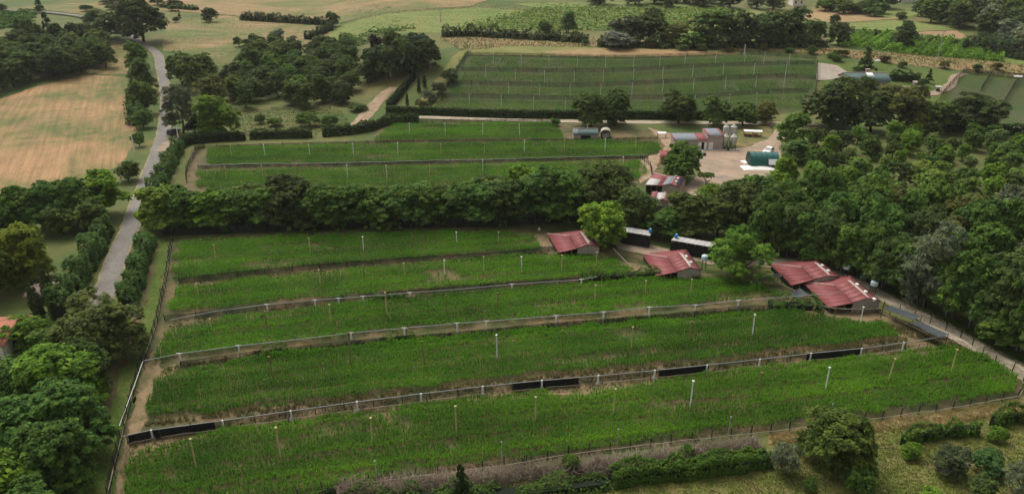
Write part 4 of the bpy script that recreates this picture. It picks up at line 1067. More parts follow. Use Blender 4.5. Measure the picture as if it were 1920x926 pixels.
for a in [
    ('oak', 1138, 304, 395, 112, OAK, 'large dark round tree at the right end of the tree row'),
    ('oak', 1098, 325, 412, 80, OAK, 'dark tree just left of the large round tree at the row end'),
    ('oak', 1126, 374, 462, 82, (0.155, 0.26, 0.03), 'bright yellow-green tree standing behind the leftmost red barn'),
    ('locust', 1190, 352, 436, 84, OAK, 'dark tree over the left shade-cloth shed'),
    ('locust', 1165, 375, 434, 60, MID, 'tree between the bright tree and the left shade-cloth shed'),
    ('locust', 1240, 388, 446, 72, MID, 'leafy tree between the two shade-cloth sheds'),
    ('locust', 1290, 356, 440, 100, OAK, 'dark leafy tree behind the right shade-cloth shed'),
    ('locust', 1345, 368, 445, 80, OAK, 'dark leafy tree behind the right end of the right shade-cloth shed'),
    ('locust', 1215, 370, 418, 54, GREY, 'small greyish tree in front of the lower small red roof'),
    ('oak', 1278, 268, 338, 72, MID, 'broad green tree in the middle of the farmyard by the block building'),
    ('umbrella', 1323, 320, 350, 36, MID, 'small flat-topped tree standing alone in the farmyard'),
    ('bush', 1330, 340, 378, 54, BRIGHT, 'clipped round bright bush at the farmyard edge'),
    ('plume', 1384, 434, 520, 128, (0.145, 0.27, 0.04), 'bright feathery bamboo clump beside the middle barn'),
    ('plume', 1385, 416, 480, 70, (0.125, 0.25, 0.04), 'second bright bamboo clump rising behind the first'),
    ('locust', 1382, 330, 408, 84, MID, 'leafy tree covering the white tarp below the green tunnel'),
    ('locust', 1422, 322, 404, 84, LOC, 'leafy tree right under the green tunnel'),
    ('fartall', 1464, 288, 345, 44, BRIGHT, 'small bright tree at the right end of the green tunnel'),
    ('locust', 1462, 336, 414, 90, MID, 'leafy tree at the left end of the wood below the green tunnel'),
    ('oak', 1555, 145, 240, 110, DARK, 'large dark round tree in front of the green-roofed barn, leftmost'),
    ('oak', 1632, 170, 248, 76, DARK, 'dark tree second from the left below the green-roofed barn'),
    ('oak', 1684, 153, 250, 88, BROWNG, 'large brownish-green tree below the barn lawn'),
    ('far', 1752, 182, 248, 74, OAK, 'dark tree beside the dirt track loop'),
    ('oak', 1820, 172, 249, 102, DARK, 'large dark spreading tree in front of the far right pens'),
    ('fartall', 1482, 206, 280, 62, MID, 'green tree where the dirt road meets the orchard'),
    ('far', 1490, 258, 305, 56, OAK, 'dark tree at the orchard corner beside the yard'),
    ('cone', 1620, 86, 140, 42, DARK, 'dark pointed tree behind the green-roofed barn'),
    ('bush', 1628, 138, 178, 36, OAK, 'dark bush in front of the green-roofed barn'),
    ('cone', 1740, 128, 156, 18, CONI, 'small dark conifer on the barn lawn'),
    ('bush', 1729, 143, 162, 20, OAK, 'round bush on the barn lawn'),
    ('oak', 1108, 170, 236, 66, OAK, 'left one of the two joined round trees on the dirt road'),
    ('oak', 1150, 168, 236, 62, OAK, 'right one of the two joined round trees on the dirt road'),
    ('oak', 1272, 168, 232, 66, OAK, 'round tree on the dirt road above the block building'),
    ('far', 1338, 178, 236, 56, OAK, 'round tree on the dirt road above the silos'),
    ('far', 1392, 188, 236, 50, OAK, 'tree on the dirt road above the white shelter'),
    ('far', 1434, 186, 232, 42, BROWNG, 'rightmost tree on the dirt road before the orchard'),
    ('bush', 1042, 219, 236, 20, MID, 'small bush at the end of the short upper pen'),
    # far tree line and lone trees
    ('far', 1065, 22, 62, 30, DARK, 'dark round tree on the bank above the hill field, taller of a pair'),
    ('far', 1022, 37, 68, 27, DARK, 'dark round tree on the bank above the hill field, smaller of a pair'),
    ('bush', 1160, 54, 92, 62, SILVER, 'silvery grey bush on the bank above the hill field'),
    ('far', 1172, 26, 84, 64, GREY, 'grey-green tree behind the silvery bush'),
    ('far', 1218, 17, 84, 74, DARK, 'large dark tree right of the silvery bush'),
    ('far', 1330, 12, 88, 76, OAK, 'dark tree at the left end of the far dense row'),
    ('far', 1384, 17, 88, 70, DARK, 'second dark tree of the far dense row'),
    ('far', 1430, 19, 88, 70, DARK, 'third dark tree of the far dense row'),
    ('far', 1478, 13, 86, 72, DARK, 'tallest dark tree of the far dense row'),
    ('far', 1526, 33, 84, 44, OAK, 'dark tree at the right end of the far dense row'),
    ('far', 1571, 40, 86, 44, DARK, 'dark round lone tree right of the far dense row'),
    ('far', 1564, 26, 48, 20, DARK, 'small dark tree in the tan field at the top'),
    ('far', 1694, 40, 92, 46, DARK, 'dark oval tree standing in the vineyard'),
    ('far', 1262, 40, 88, 50, BROWNG, 'scrubby tree between the two far dark groups'),
    ('fartall', 1295, 60, 92, 50, MID, 'low scrubby tree at the foot of the far dense row'),
    ('far', 1687, 22, 38, 22, OAK, 'small round tree between the far meadows'),
    ('oak', 270, -14, 80, 86, DARK, 'huge dark tree beside the bend of the road, top left'),
    ('far', 205, 14, 76, 76, DARK, 'dark tree on the inside of the road bend'),
    ('far', 170, 40, 96, 64, DARK, 'dark tree left of the road bend'),
    ('far', 395, 13, 42, 30, DARK, 'dark lone tree in the top left tan field'),
    ('bush', 448, 66, 88, 20, OAK, 'small round lone tree in the tan field'),
    ('far', 625, 20, 52, 24, DARK, 'round lone tree at the end of the low hedgerow'),
    ('cone', 75, -2, 23, 24, DARK, 'small dark conifer beside the far road'),
    ('bush', 5, 4, 22, 20, OAK, 'bush beside the far road at the left edge'),
    ('far', 210, -12, 8, 46, DARK, 'dark tree at the top edge above the road bend'),
    ('cone', 338, 19, 38, 8, CONI, 'tiny pointed conifer on the edge of the top tan field'),
    ('bush', 330, 30, 43, 14, OAK, 'small bush below the tiny conifer'),
    # roadside
    ('far', 264, 74, 136, 44, MID, 'roadside tree left of the road, farthest'),
    ('far', 270, 106, 176, 48, OAK, 'roadside tree left of the road, second farthest'),
    ('far', 274, 144, 214, 50, OAK, 'dark roadside tree left of the road, middle'),
    ('bush', 270, 198, 240, 42, MID, 'roadside bush left of the road, nearest of the strip'),
    ('bush', 262, 240, 275, 26, MID, 'low roadside bush at the field edge'),
    ('bush', 242, 296, 340, 48, OAK, 'dark bush at the lower corner of the tan field'),
    ('far', 342, 94, 160, 54, OAK, 'dark tree right of the road, farthest'),
    ('far', 378, 98, 172, 64, OAK, 'dark tree right of the road behind the grey-green one'),
    ('willow', 344, 158, 250, 64, GREY, 'grey-green tree overhanging the road'),
    ('oak', 411, 176, 252, 82, BRIGHT, 'bright green round tree right of the road'),
    ('bush', 366, 220, 250, 36, PURPLE, 'dark purple bush under the grey-green roadside tree'),
    ('far', 402, 138, 205, 60, BROWNG, 'olive-brown tree behind the bright round tree'),
    ('bush', 488, 211, 232, 24, MID, 'small round garden bush, leftmost'),
    ('bush', 516, 216, 236, 30, MID, 'small garden bush, second from the left'),
    ('bush', 580, 206, 237, 48, MID, 'broad garden bush in the middle'),
    ('bush', 620, 211, 237, 38, MID, 'round garden bush, rightmost'),
    ('bush', 672, 190, 208, 36, OAK, 'dark bush at the top of the red dirt track'),
    ('far', 706, 64, 108, 28, PURPLE, 'dark purple tree in front of the far meadow'),
    ('bush', 689, 89, 110, 16, PURPLE, 'small dark purple bush below the purple tree'),
    ('cypress', 764, 172, 201, 7, CONI, 'small cypress by the diagonal hedge, nearest'),
    ('cypress', 786, 143, 174, 9, CONI, 'middle cypress by the diagonal hedge'),
    ('cypress', 796, 136, 164, 9, CONI, 'farthest cypress by the diagonal hedge'),
    ('bush', 845, 122, 156, 34, DARK, 'dark bush at the upper end of the slope path'),
    ('bush', 822, 148, 178, 30, GREY, 'greyish bush on the slope path'),
    ('bush', 805, 165, 192, 30, GREY, 'olive bush lower on the slope path'),
    ('bush', 790, 182, 204, 24, BROWNG, 'small olive bush by the long clipped hedge'),
    # left middle group
    ('locust', 194, 318, 406, 94, BRIGHT, 'large green tree beside the road, left of it, behind the tall hedge'),
    ('locust', 148, 330, 420, 84, MID, 'tree second from the road in the left group'),
    ('locust', 100, 336, 430, 78, LOC, 'tree third from the road in the left group'),
    ('locust', 52, 345, 442, 74, MID, 'tree fourth from the road in the left group'),
    ('locust', 10, 365, 452, 74, MID, 'tree at the left edge in the group below the tan field'),
    ('far', 175, 370, 432, 60, OAK, 'dark low tree in front of the left group'),
    ('far', 120, 380, 440, 60, OAK, 'dark low tree in front of the left group, farther left'),
    ('oak', 38, 416, 530, 116, (0.16, 0.205, 0.03), 'big yellowish-green round tree at the left edge'),
    ('oak', -12, 450, 560, 90, (0.075, 0.11, 0.02), 'round tree cut by the left edge behind the yellowish one'),
    ('cypress', 76, 518, 600, 26, (0.06, 0.10, 0.04), 'left one of the two cypresses by the tiled hut'),
    ('cypress', 100, 498, 580, 28, (0.06, 0.10, 0.04), 'right one of the two cypresses by the tiled hut'),
    ('oak', 200, 552, 672, 136, (0.105, 0.138, 0.042), 'big round olive-green tree at the lower end of the road'),
    ('oak', 52, 592, 655, 78, BRIGHT, 'leafy tree right of the white house'),
    ('locust', 118, 608, 690, 96, MID, 'tree below the two cypresses'),
    ('locust', 165, 632, 735, 100, OAK, 'dark tree under the big olive-green round tree'),
    ('locust', 130, 640, 775, 165, BRIGHT, 'wide bright green tree, topmost of the lower left thicket'),
    ('locust', 40, 668, 790, 130, MID, 'tree at the left of the lower left thicket below the white house'),
    ('locust', 145, 712, 852, 148, LOC, 'tree at the right edge of the lower left thicket, middle height'),
    ('locust', 55, 745, 880, 150, LOC, 'tree in the middle of the lower left thicket'),
    ('locust', -20, 740, 870, 120, MID, 'tree cut by the left edge in the lower left thicket'),
    ('locust', 120, 790, 935, 140, LOC, 'tree at the right edge of the lower left thicket, lowest'),
    ('locust', 30, 840, 985, 160, BRIGHT, 'tree in the bottom left corner'),
    ('locust', -60, 850, 1000, 150, LOC, 'tree half outside the bottom left corner'),
    ('locust', 85, 905, 1050, 140, LOC, 'treetop at the bottom edge, left corner'),
    # bottom right meadow
    ('oak', 1560, 770, 882, 124, (0.082, 0.130, 0.030), 'big dense dark shrub at the lower right beside the log rail fence'),
    ('bush', 1513, 800, 855, 54, (0.082, 0.13, 0.03), 'smaller shrub joined to the left of the big dense one'),
    ('olive', 1470, 828, 888, 58, GREY, 'grey-green olive bush left of the big dense shrub'),
    ('bush', 1607, 868, 925, 58, MID, 'leafy bush below the big dense shrub'),
    ('olive', 1776, 834, 888, 66, (0.085, 0.11, 0.055), 'round olive tree in the middle of the lower right meadow'),
    ('bush', 1850, 838, 884, 60, (0.06, 0.12, 0.035), 'green fruit bush right of the round olive tree'),
    ('olive', 1908, 868, 930, 66, GREY, 'olive tree at the lower right corner'),
    ('bush', 1838, 886, 936, 52, OAK, 'dark leafy bush at the bottom edge of the lower right meadow'),
    ('bush', 1745, 910, 945, 46, BRIGHT, 'bright low bush cut by the bottom edge'),
    ('bush', 1518, 893, 922, 26, MID, 'small bright sapling on the meadow near the green hedge'),
    ('bush', 1705, 826, 856, 40, BRIGHT, 'loose leafy bush at the left end of the grape row'),
    ('bush', 1868, 793, 826, 34, BRIGHT, 'small tree under the right end of the grape row'),
    ('cone', 866, 872, 945, 52, (0.030, 0.055, 0.020), 'dark pointed young tree in the brushwood at the bottom edge'),
    ('bush', 622, 908, 945, 26, (0.03, 0.06, 0.02), 'small dark bush at the bottom edge in the brushwood'),
    ('bush', 1395, 836, 866, 36, MID, 'leafy regrowth at the right end of the brushwood'),
    ('bush', 1285, 830, 862, 30, MID, 'small leafy regrowth above the middle of the green hedge'),
    ('bush', 1070, 848, 880, 40, MID, 'leafy shoots behind the middle of the brushwood'),
]:
    k, x, yt, yb, w, c, lab = a
    isbush = k in ('bush', 'olive')
    tree(k, x, yt, yb, w, c, lab, None, 'bush' if isbush and 'tree' not in lab else 'tree', 'bush' if isbush and 'tree' not in lab else 'tree')

def grove(n_try, poly_px, spacing, kinds, hrange, wrange, tints, label, group, seed, maxn=90, lab_fn=None):
    """trees of a wood, spread at random with a least distance"""
    r = random.Random(seed)
    B = [(p.x, p.y) for p in W(poly_px)]
    xs = [b[0] for b in B]; ys = [b[1] for b in B]
    pts = []
    for _ in range(n_try):
        x, y = r.uniform(min(xs), max(xs)), r.uniform(min(ys), max(ys))
        if not inpoly(np.array([x]), np.array([y]), B)[0]: continue
        if all((x - a) ** 2 + (y - b) ** 2 > spacing ** 2 for a, b in pts): pts.append((x, y))
        if len(pts) >= maxn: break
    pts.sort(key=lambda p: p[0] / p[1])
    for i, (x, y) in enumerate(pts):
        w = r.uniform(*wrange)
        tree_at(r.choice(kinds), (x, y, t1(x, y)), w, r.uniform(*hrange), r.choice(tints), label + ', %s counting from the left' % nth(i), group)
    return len(pts)

# the wood on the right
EDGE = [(1440, 478), (1475, 486), (1512, 497), (1548, 505), (1585, 518), (1622, 532), (1655, 548), (1690, 562), (1725, 580), (1785, 606), (1825, 622), (1868, 645), (1912, 668), (1955, 695)]
for i, (x, y) in enumerate(EDGE):
    p = G(x, y - 6)
    kind = 'willow' if i in (8,) else ('locust' if i % 3 else 'oak')
    tint = GREY if i in (8,) else [MID, OAK, LOC, OAK, MID][i % 5]
    hh = 12.5 if i == 8 else random.uniform(8.2, 10.5) * (1.12 if i > 8 else 1)
    tree_at(kind, p, 9.5 if i == 8 else random.uniform(6.0, 7.5), hh, tint, ('pale grey-green willow-like tree, %s' if i == 8 else 'tree, %s') % nth(i) + ' from the left on the front edge of the wood', 'trees of the wood')
tree('bush', 1875, 580, 650, 96, MID, 'dense low green tree at the front edge of the wood, lower right', 'trees of the wood')
tree('willow', 1700, 440, 558, 90, GREY, 'pale grey-green tree behind the willow-like tree of the wood edge', 'trees of the wood')
grove(2500, [(1390, 428), (1480, 424), (1580, 428), (1700, 440), (1980, 470), (1980, 660), (1860, 610), (1700, 540), (1560, 488), (1440, 462), (1370, 440)], 5.2, ['locust', 'oak', 'locust'], (8.8, 11.8), (7.0, 9.0),
      [OAK, MID, LOC, OAK, DARK, LOC, MID, BROWNG, GREY, BRIGHT], 'broadleaf tree inside the right-hand wood', 'trees inside the wood', 3, 75)
# orchard: small trees in rows
k = 0
A0, A1 = G(1480, 330), G(1900, 296)
du = Vector((A1.x - A0.x, A1.y - A0.y, 0)).normalized(); dv = Vector((-du.y, du.x, 0))
OB = [(p.x, p.y) for p in W([(1462, 330), (1520, 272), (1600, 262), (1760, 262), (1960, 272), (1960, 452), (1700, 432), (1500, 408), (1440, 390)])]
for j in range(-8, 8):
    nr_ = 0
    for i in range(-7, 18):
        q = A0 + du * (i * 5.7 + (j % 2) * 1.2) + dv * (j * 6.0)
        q = q + Vector((random.uniform(-1.3, 1.3), random.uniform(-1.3, 1.3), 0))
        if not inpoly(np.array([q.x]), np.array([q.y]), OB)[0] or random.random() < 0.06: continue
        q.z = t1(q.x, q.y)
        s = random.choice((0.7, 0.85, 0.95, 1.0, 1.1, 1.25)) * random.uniform(0.92, 1.06)
        tree_at('orchard', q, 4.3 * s, 4.6 * s, random.choice([MID, BRIGHT, BRIGHT, (0.19, 0.28, 0.06), OAK, (0.16, 0.23, 0.08), (0.14, 0.23, 0.05)]), '%s tree from the left in the %s orchard row from the front' % (nth(nr_), nth(j + 8)), 'small orchard trees in rows', 'orchard_tree', 'tree')
        nr_ += 1
# dark dense garden trees in the middle left
grove(900, [(425, 160), (470, 118), (545, 110), (650, 120), (690, 150), (672, 200), (600, 205), (440, 208)], 4.6, ['far', 'fartall', 'oak'], (6.0, 8.5), (7, 9.5), [DARK, OAK, DARK, OAK, MID], 'dark tree in the garden wood', 'trees of the garden wood', 5, 46)
grove(300, [(450, 150), (480, 92), (540, 85), (560, 110), (500, 150)], 5.0, ['far', 'fartall'], (6, 8), (7, 9), [DARK, GREY, OAK], 'dark tree in the narrow thicket above the garden wood', 'trees of the upper thicket', 6, 10)
grove(300, [(690, 150), (705, 125), (780, 118), (822, 130), (800, 142), (740, 152)], 4.5, ['oak', 'locust'], (9.0, 11), (8, 10), [OAK, DARK, (0.042, 0.075, 0.035)], 'tall green tree in the clump behind the diagonal hedge', 'tall clump behind the diagonal hedge', 7, 9)
grove(200, [(570, 115), (590, 95), (660, 95), (680, 125), (620, 135)], 5, ['far', 'oak'], (6, 8), (8, 10), [DARK, DARK, OAK], 'dark tree on the rise left of the purple tree', 'trees on the rise', 8, 7)
# dark wood top left
grove(700, [(-60, 150), (0, 120), (60, 95), (120, 95), (185, 105), (200, 128), (150, 142), (60, 158), (-40, 185)], 6.0, ['far', 'fartall'], (8.5, 12), (9, 12), [DARK, DARK, OAK, DARK, (0.04, 0.06, 0.03)], 'dark tree of the dense wood above the tan field', 'dark wood above the tan field', 9, 40)
grove(200, [(20, 100), (60, 92), (110, 92), (120, 105), (40, 110)], 6.0, ['cone', 'far'], (11, 15), (7, 9), [DARK, CONI], 'tall dark tree rising from the top left wood', 'tall trees of the top left wood', 10, 6)
# far hazy woods along the top
grove(400, [(1725, 40), (1760, 30), (1990, 45), (1990, 112), (1900, 92), (1850, 70), (1780, 50)], 10, ['far', 'fartall'], (9, 13), (12, 16), [OAK, DARK, MID, GREY, OAK], 'hazy tree in the wood at the top right corner', 'top right wood', 11, 34)
grove(400, [(1640, 18), (1720, 14), (1990, 16), (1990, 45), (1760, 30), (1730, 34), (1715, 22)], 13, ['far', 'fartall'], (9, 13), (13, 18), [OAK, DARK, GREY, OAK], 'far hazy tree along the top edge at the right', 'far trees top right', 12, 30)
grove(200, [(1120, 8), (1250, 6), (1460, 16), (1440, 22), (1260, 14), (1130, 14)], 12, ['far'], (7, 10), (12, 16), [OAK, DARK, GREY], 'far tree above the young vines', 'far tree line at the top', 13, 20)
grove(200, [(1520, 16), (1600, 20), (1660, 24), (1640, 34), (1570, 26)], 9, ['far', 'bush'], (5, 8), (9, 13), [OAK, DARK, MID], 'far garden tree near the orange house', 'trees near the orange house', 14, 14)
grove(120, [(160, 22), (240, 10), (350, 10), (330, 22), (230, 26)], 9, ['bush'], (2.5, 4.5), (6, 9), [MID, BRIGHT, BROWNG], 'scrub bush beyond the road bend', 'scrub beyond the road bend', 15, 10)
grove(250, [(1000, 82), (1140, 86), (1300, 92), (1500, 96), (1620, 108), (1900, 132), (1900, 142), (1600, 118), (1400, 100), (1150, 92)], 6, ['bush'], (1.4, 2.8), (3, 5), [BROWNG, OAK, (0.12, 0.10, 0.04), MID], 'low bush on the dry bank above the hill field', 'bushes on the dry bank', 16, 45)
grove(120, [(1470, 96), (1600, 108), (1590, 118), (1480, 102)], 5, ['bush'], (1.5, 3), (3, 5), [OAK, MID], 'green bush on the bank right of the hill field', 'green bank bushes', 17, 10)

# vineyards: one thing for each row
def vines(n, a_px, b_px, c_px, label, tint, group, w=1.0, h=1.5, dens=4, size=0.5, rag=0.8):
    """n rows from the line a-b towards c"""
    A, B, C = G(*a_px), G(*b_px), G(*c_px)
    for i in range(n):
        f = i / max(1, n - 1)
        p = A.lerp(C, f); q = B + (C - A) * f
        pts = [Vector((p.lerp(q, t).x, p.lerp(q, t).y, 0)) for t in np.linspace(0, 1, 5)]
        for v in pts: v.z = t1(v.x, v.y)
        hedge('vine_row', None, w, h, tint, label % nth(i), 'vine row', dens, size, rag, group, pts, core=False)
vines(9, (1570, 84), (1880, 116), (1610, 64), 'bright grapevine row, %s from the front in the vineyard at the top right', (0.16, 0.30, 0.04), 'vineyard rows top right', 1.6, 1.7, 5)
vines(12, (850, 56), (1290, 58), (1010, 16), 'low young vine row, %s from the front in the far sloping vineyard', (0.15, 0.24, 0.055), 'young vine rows', 1.2, 1.2, 1.6, 0.55, 1.2)
vines(6, (600, 96), (690, 82), (690, 62), 'young vine row, %s from the front in the meadow left of the purple tree', (0.085, 0.15, 0.035), 'young vine rows in the meadow', 1.0, 1.1, 2.2, 0.5, 1.0)
vines(5, (-60, 62), (60, 46), (-40, 34), 'green crop row, %s from the front beside the far road', (0.075, 0.16, 0.03), 'crop rows by the far road', 4.0, 1.2, 3, 0.6, 0.6)
hedge('grape_row', [(1690, 836), (1730, 826), (1775, 818), (1832, 812)], 0.9, 1.5, (0.075, 0.145, 0.025), 'leafy grape row across the lower right meadow', 'vine row', 34, 0.18, 0.6)
hedge('grape_row', [(1858, 800), (1890, 794), (1940, 788)], 1.0, 1.7, (0.075, 0.145, 0.025), 'short grape row at the right edge above the olive trees', 'vine row', 34, 0.18, 0.6)

# loose grass and weeds
def tufts(name, px, n, h, tint, label, w=0.035, nb=5, seed=0, clump=0.9):
    B = np.array([(p.x, p.y) for p in W(px)])
    x = rng.uniform(B[:, 0].min(), B[:, 0].max(), n * 3); y = rng.uniform(B[:, 1].min(), B[:, 1].max(), n * 3)
    ok = inpoly(x, y, B) & (vnoise(x, y, 2.0, seed) * 0.6 + vnoise(x, y, 0.7, seed + 1) * 0.4 < clump * rng.uniform(0.5, 1.1, len(x)))
    x, y = x[ok][:n], y[ok][:n]
    m = len(x) * nb
    bi = np.repeat(np.arange(len(x)), nb)
    base = np.stack([x, y, T(x, y)], 1)[bi] + np.concatenate([rng.normal(0, 0.09, (m, 2)), np.zeros((m, 1))], 1)
    a = rng.uniform(0, 6.28, m); hh = h * rng.uniform(0.5, 1.2, m)
    d = np.stack([np.cos(a), np.sin(a), np.zeros(m)], 1); sd = np.stack([-np.sin(a), np.cos(a), np.zeros(m)], 1) * w
    tip = base + d * (hh * rng.uniform(0.1, 0.6, m))[:, None] + np.array([0, 0, 1.0]) * hh[:, None]
    V = np.stack([base - sd, base + sd, tip], 1).reshape(-1, 3)
    k = np.arange(m) * 3
    c = link(name, mesh_np(name, V, [np.stack([k, k + 1, k + 2], 1)], M_leaf, lv=np.clip(0.5 + rng.normal(0, 0.2, m) + 0.3 * (vnoise(base[:, 0], base[:, 1], 3, seed + 2) - .5), 0, 1)))
    c.color = (*tint, 1)
    return tag(c, label, 'grass', kind='stuff')
STRAW = (0.32, 0.24, 0.11); GRASS = (0.065, 0.12, 0.022)
tufts('dry_grass', [(1440, 816), (1640, 792), (1910, 752), (1940, 775), (1640, 812), (1450, 836)], 4200, 0.24, STRAW, 'pale dry grass between the log rail fence and the meadow', seed=1)
tufts('grass', [(900, 955), (1140, 912), (1440, 882), (1460, 832), (1660, 806), (1960, 765), (2000, 955)], 26000, 0.13, (0.125, 0.16, 0.035), 'short meadow grass at the lower right', seed=2)
tufts('weeds', [(240, 840), (400, 795), (905, 728), (1326, 690), (1695, 648), (1760, 655), (1500, 684), (1100, 735), (960, 742), (420, 812), (250, 856)], 12000, 0.35, (0.12, 0.15, 0.04), 'weeds in front of the grey pipe fence', seed=3)
tufts('weeds', [(275, 792), (545, 758), (905, 716), (1326, 678), (1695, 634), (1700, 640), (1326, 684), (905, 724), (545, 770), (270, 800)], 5500, 0.65, (0.19, 0.175, 0.075), 'tall dry weeds behind the grey pipe fence', w=0.07, seed=4)
tufts('weeds', [(300, 690), (500, 660), (857, 624), (1218, 592), (1480, 575), (1480, 590), (1218, 605), (857, 638), (500, 674), (300, 705)], 11000, 0.4, (0.095, 0.135, 0.032), 'weeds under the white pipe on T posts', seed=5)
tufts('weeds', [(335, 530), (690, 499), (1030, 472), (1030, 480), (690, 508), (335, 546)], 3200, 0.35, (0.085, 0.11, 0.03), 'weeds along the first divider', seed=16)
tufts('weeds', [(318, 604), (500, 582), (960, 538), (1200, 524), (1200, 530), (960, 546), (500, 594), (318, 618)], 3500, 0.35, (0.10, 0.12, 0.035), 'weeds along the second divider', seed=6)
tufts('grass', [(300, 450), (320, 447), (290, 605), (264, 680), (226, 815), (203, 945), (130, 945), (215, 760), (264, 600)], 16000, 0.12, (0.055, 0.11, 0.016), 'mown grass strip left of the lower pens', seed=7)
tufts('grass', [(1590, 505), (1700, 552), (1930, 668), (1930, 696), (1780, 612), (1640, 540), (1570, 505)], 9000, 0.3, (0.07, 0.12, 0.022), 'rough grass between the farm track and the wood fence', seed=8)
tufts('weeds', [(1640, 600), (1800, 640), (1910, 705), (1880, 690), (1780, 655), (1640, 612)], 2500, 0.3, (0.12, 0.12, 0.04), 'thin weeds inside the right end of the front pen', seed=9)

tufts('dry_grass', [(820, 72), (930, 62), (1100, 70), (1300, 86), (1500, 90), (1700, 102), (1960, 124), (1960, 150), (1780, 130), (1620, 113), (1500, 100), (1200, 92), (960, 88), (870, 98)], 5000, 0.45, (0.20, 0.16, 0.065), 'dry brown grass on the bank above the hill field', w=0.14, nb=4, seed=21)
tufts('grass', [(310, 45), (420, 20), (900, 5), (1140, 35), (1050, 60), (760, 62), (560, 108), (480, 75), (410, 112), (305, 96)], 9000, 0.3, (0.17, 0.16, 0.06), 'rough grass on the top left fields', w=0.10, nb=3, seed=22)
tufts('grass', [(420, 205), (640, 206), (660, 235), (590, 255), (440, 258)], 3000, 0.18, (0.085, 0.12, 0.03), 'rough garden grass above the clipped hedges', w=0.07, nb=4, seed=23)

# ------------------------------------------------------------------ buildings
def corr(name, a, b, c, d, mat, parent, o0, pitch=0.5, amp=0.05, thick=0.05):
    """corrugated roof sheet over the quad a-b (upper edge) c-d (lower edge, c below b); ribs run from upper to lower edge"""
    a, b, c, d = [Vector(p) - o0 for p in (a, b, c, d)]
    n = max(4, int(max((b - a).length, (c - d).length) / (pitch / 2)))
    nrm = ((b - a).cross(d - a)); nrm.normalize()
    if nrm.z < 0: nrm = -nrm
    V, Fq = [], []
    for i in range(n + 1):
        t = i / n
        off = nrm * (amp if i % 2 else -amp)
        u = a.lerp(b, t) + off; l = d.lerp(c, t) + off
        V += [u, l, u - nrm * thick, l - nrm * thick]
        if i:
            j = 4 * i
            Fq += [(j - 4, j - 3, j + 1, j), (j - 2, j + 2, j + 3, j - 1), (j - 3, j - 1, j + 3, j + 1), (j - 4, j, j + 2, j - 2)]
    Fq += [(0, 2, 3, 1), (4 * n, 4 * n + 1, 4 * n + 3, 4 * n + 2)]
    return link(name, mesh_np(name, [tuple(v) for v in V], [np.array(Fq)], mat), parent)

def lay_sheets(a, b, c, d, mat, parent, o0, width=1.15, **kw):
    """a roof slope laid in single overlapping sheets, each a piece of its own"""
    n = max(1, round(max((b - a).length, (c - d).length) / width))
    for i in range(n):
        u0, u1 = i / n, (i + 1) / n
        lift = Vector((0, 0, 0.012 if i % 2 else 0.0))
        corr('roof_sheet', a.lerp(b, u0) + lift, a.lerp(b, u1) + lift, d.lerp(c, u1) + lift, d.lerp(c, u0) + lift, mat, parent, o0, pitch=0.38, amp=0.028, **kw)

def wallq(mb, a, b, za, zb, z0, th=0.15):
    """wall from a to b (xy) with sloping top heights za, zb"""
    a = Vector((a[0], a[1], 0)); b = Vector((b[0], b[1], 0))
    d = (b - a).normalized(); n = Vector((-d.y, d.x, 0)) * th / 2
    mb.add([a - n + Vector((0, 0, z0)), b - n + Vector((0, 0, z0)), b + n + Vector((0, 0, z0)), a + n + Vector((0, 0, z0)),
            a - n + Vector((0, 0, za)), b - n + Vector((0, 0, zb)), b + n + Vector((0, 0, zb)), a + n + Vector((0, 0, za))],
           [(0, 3, 2, 1), (4, 5, 6, 7), (0, 1, 5, 4), (1, 2, 6, 5), (2, 3, 7, 6), (3, 0, 4, 7)])

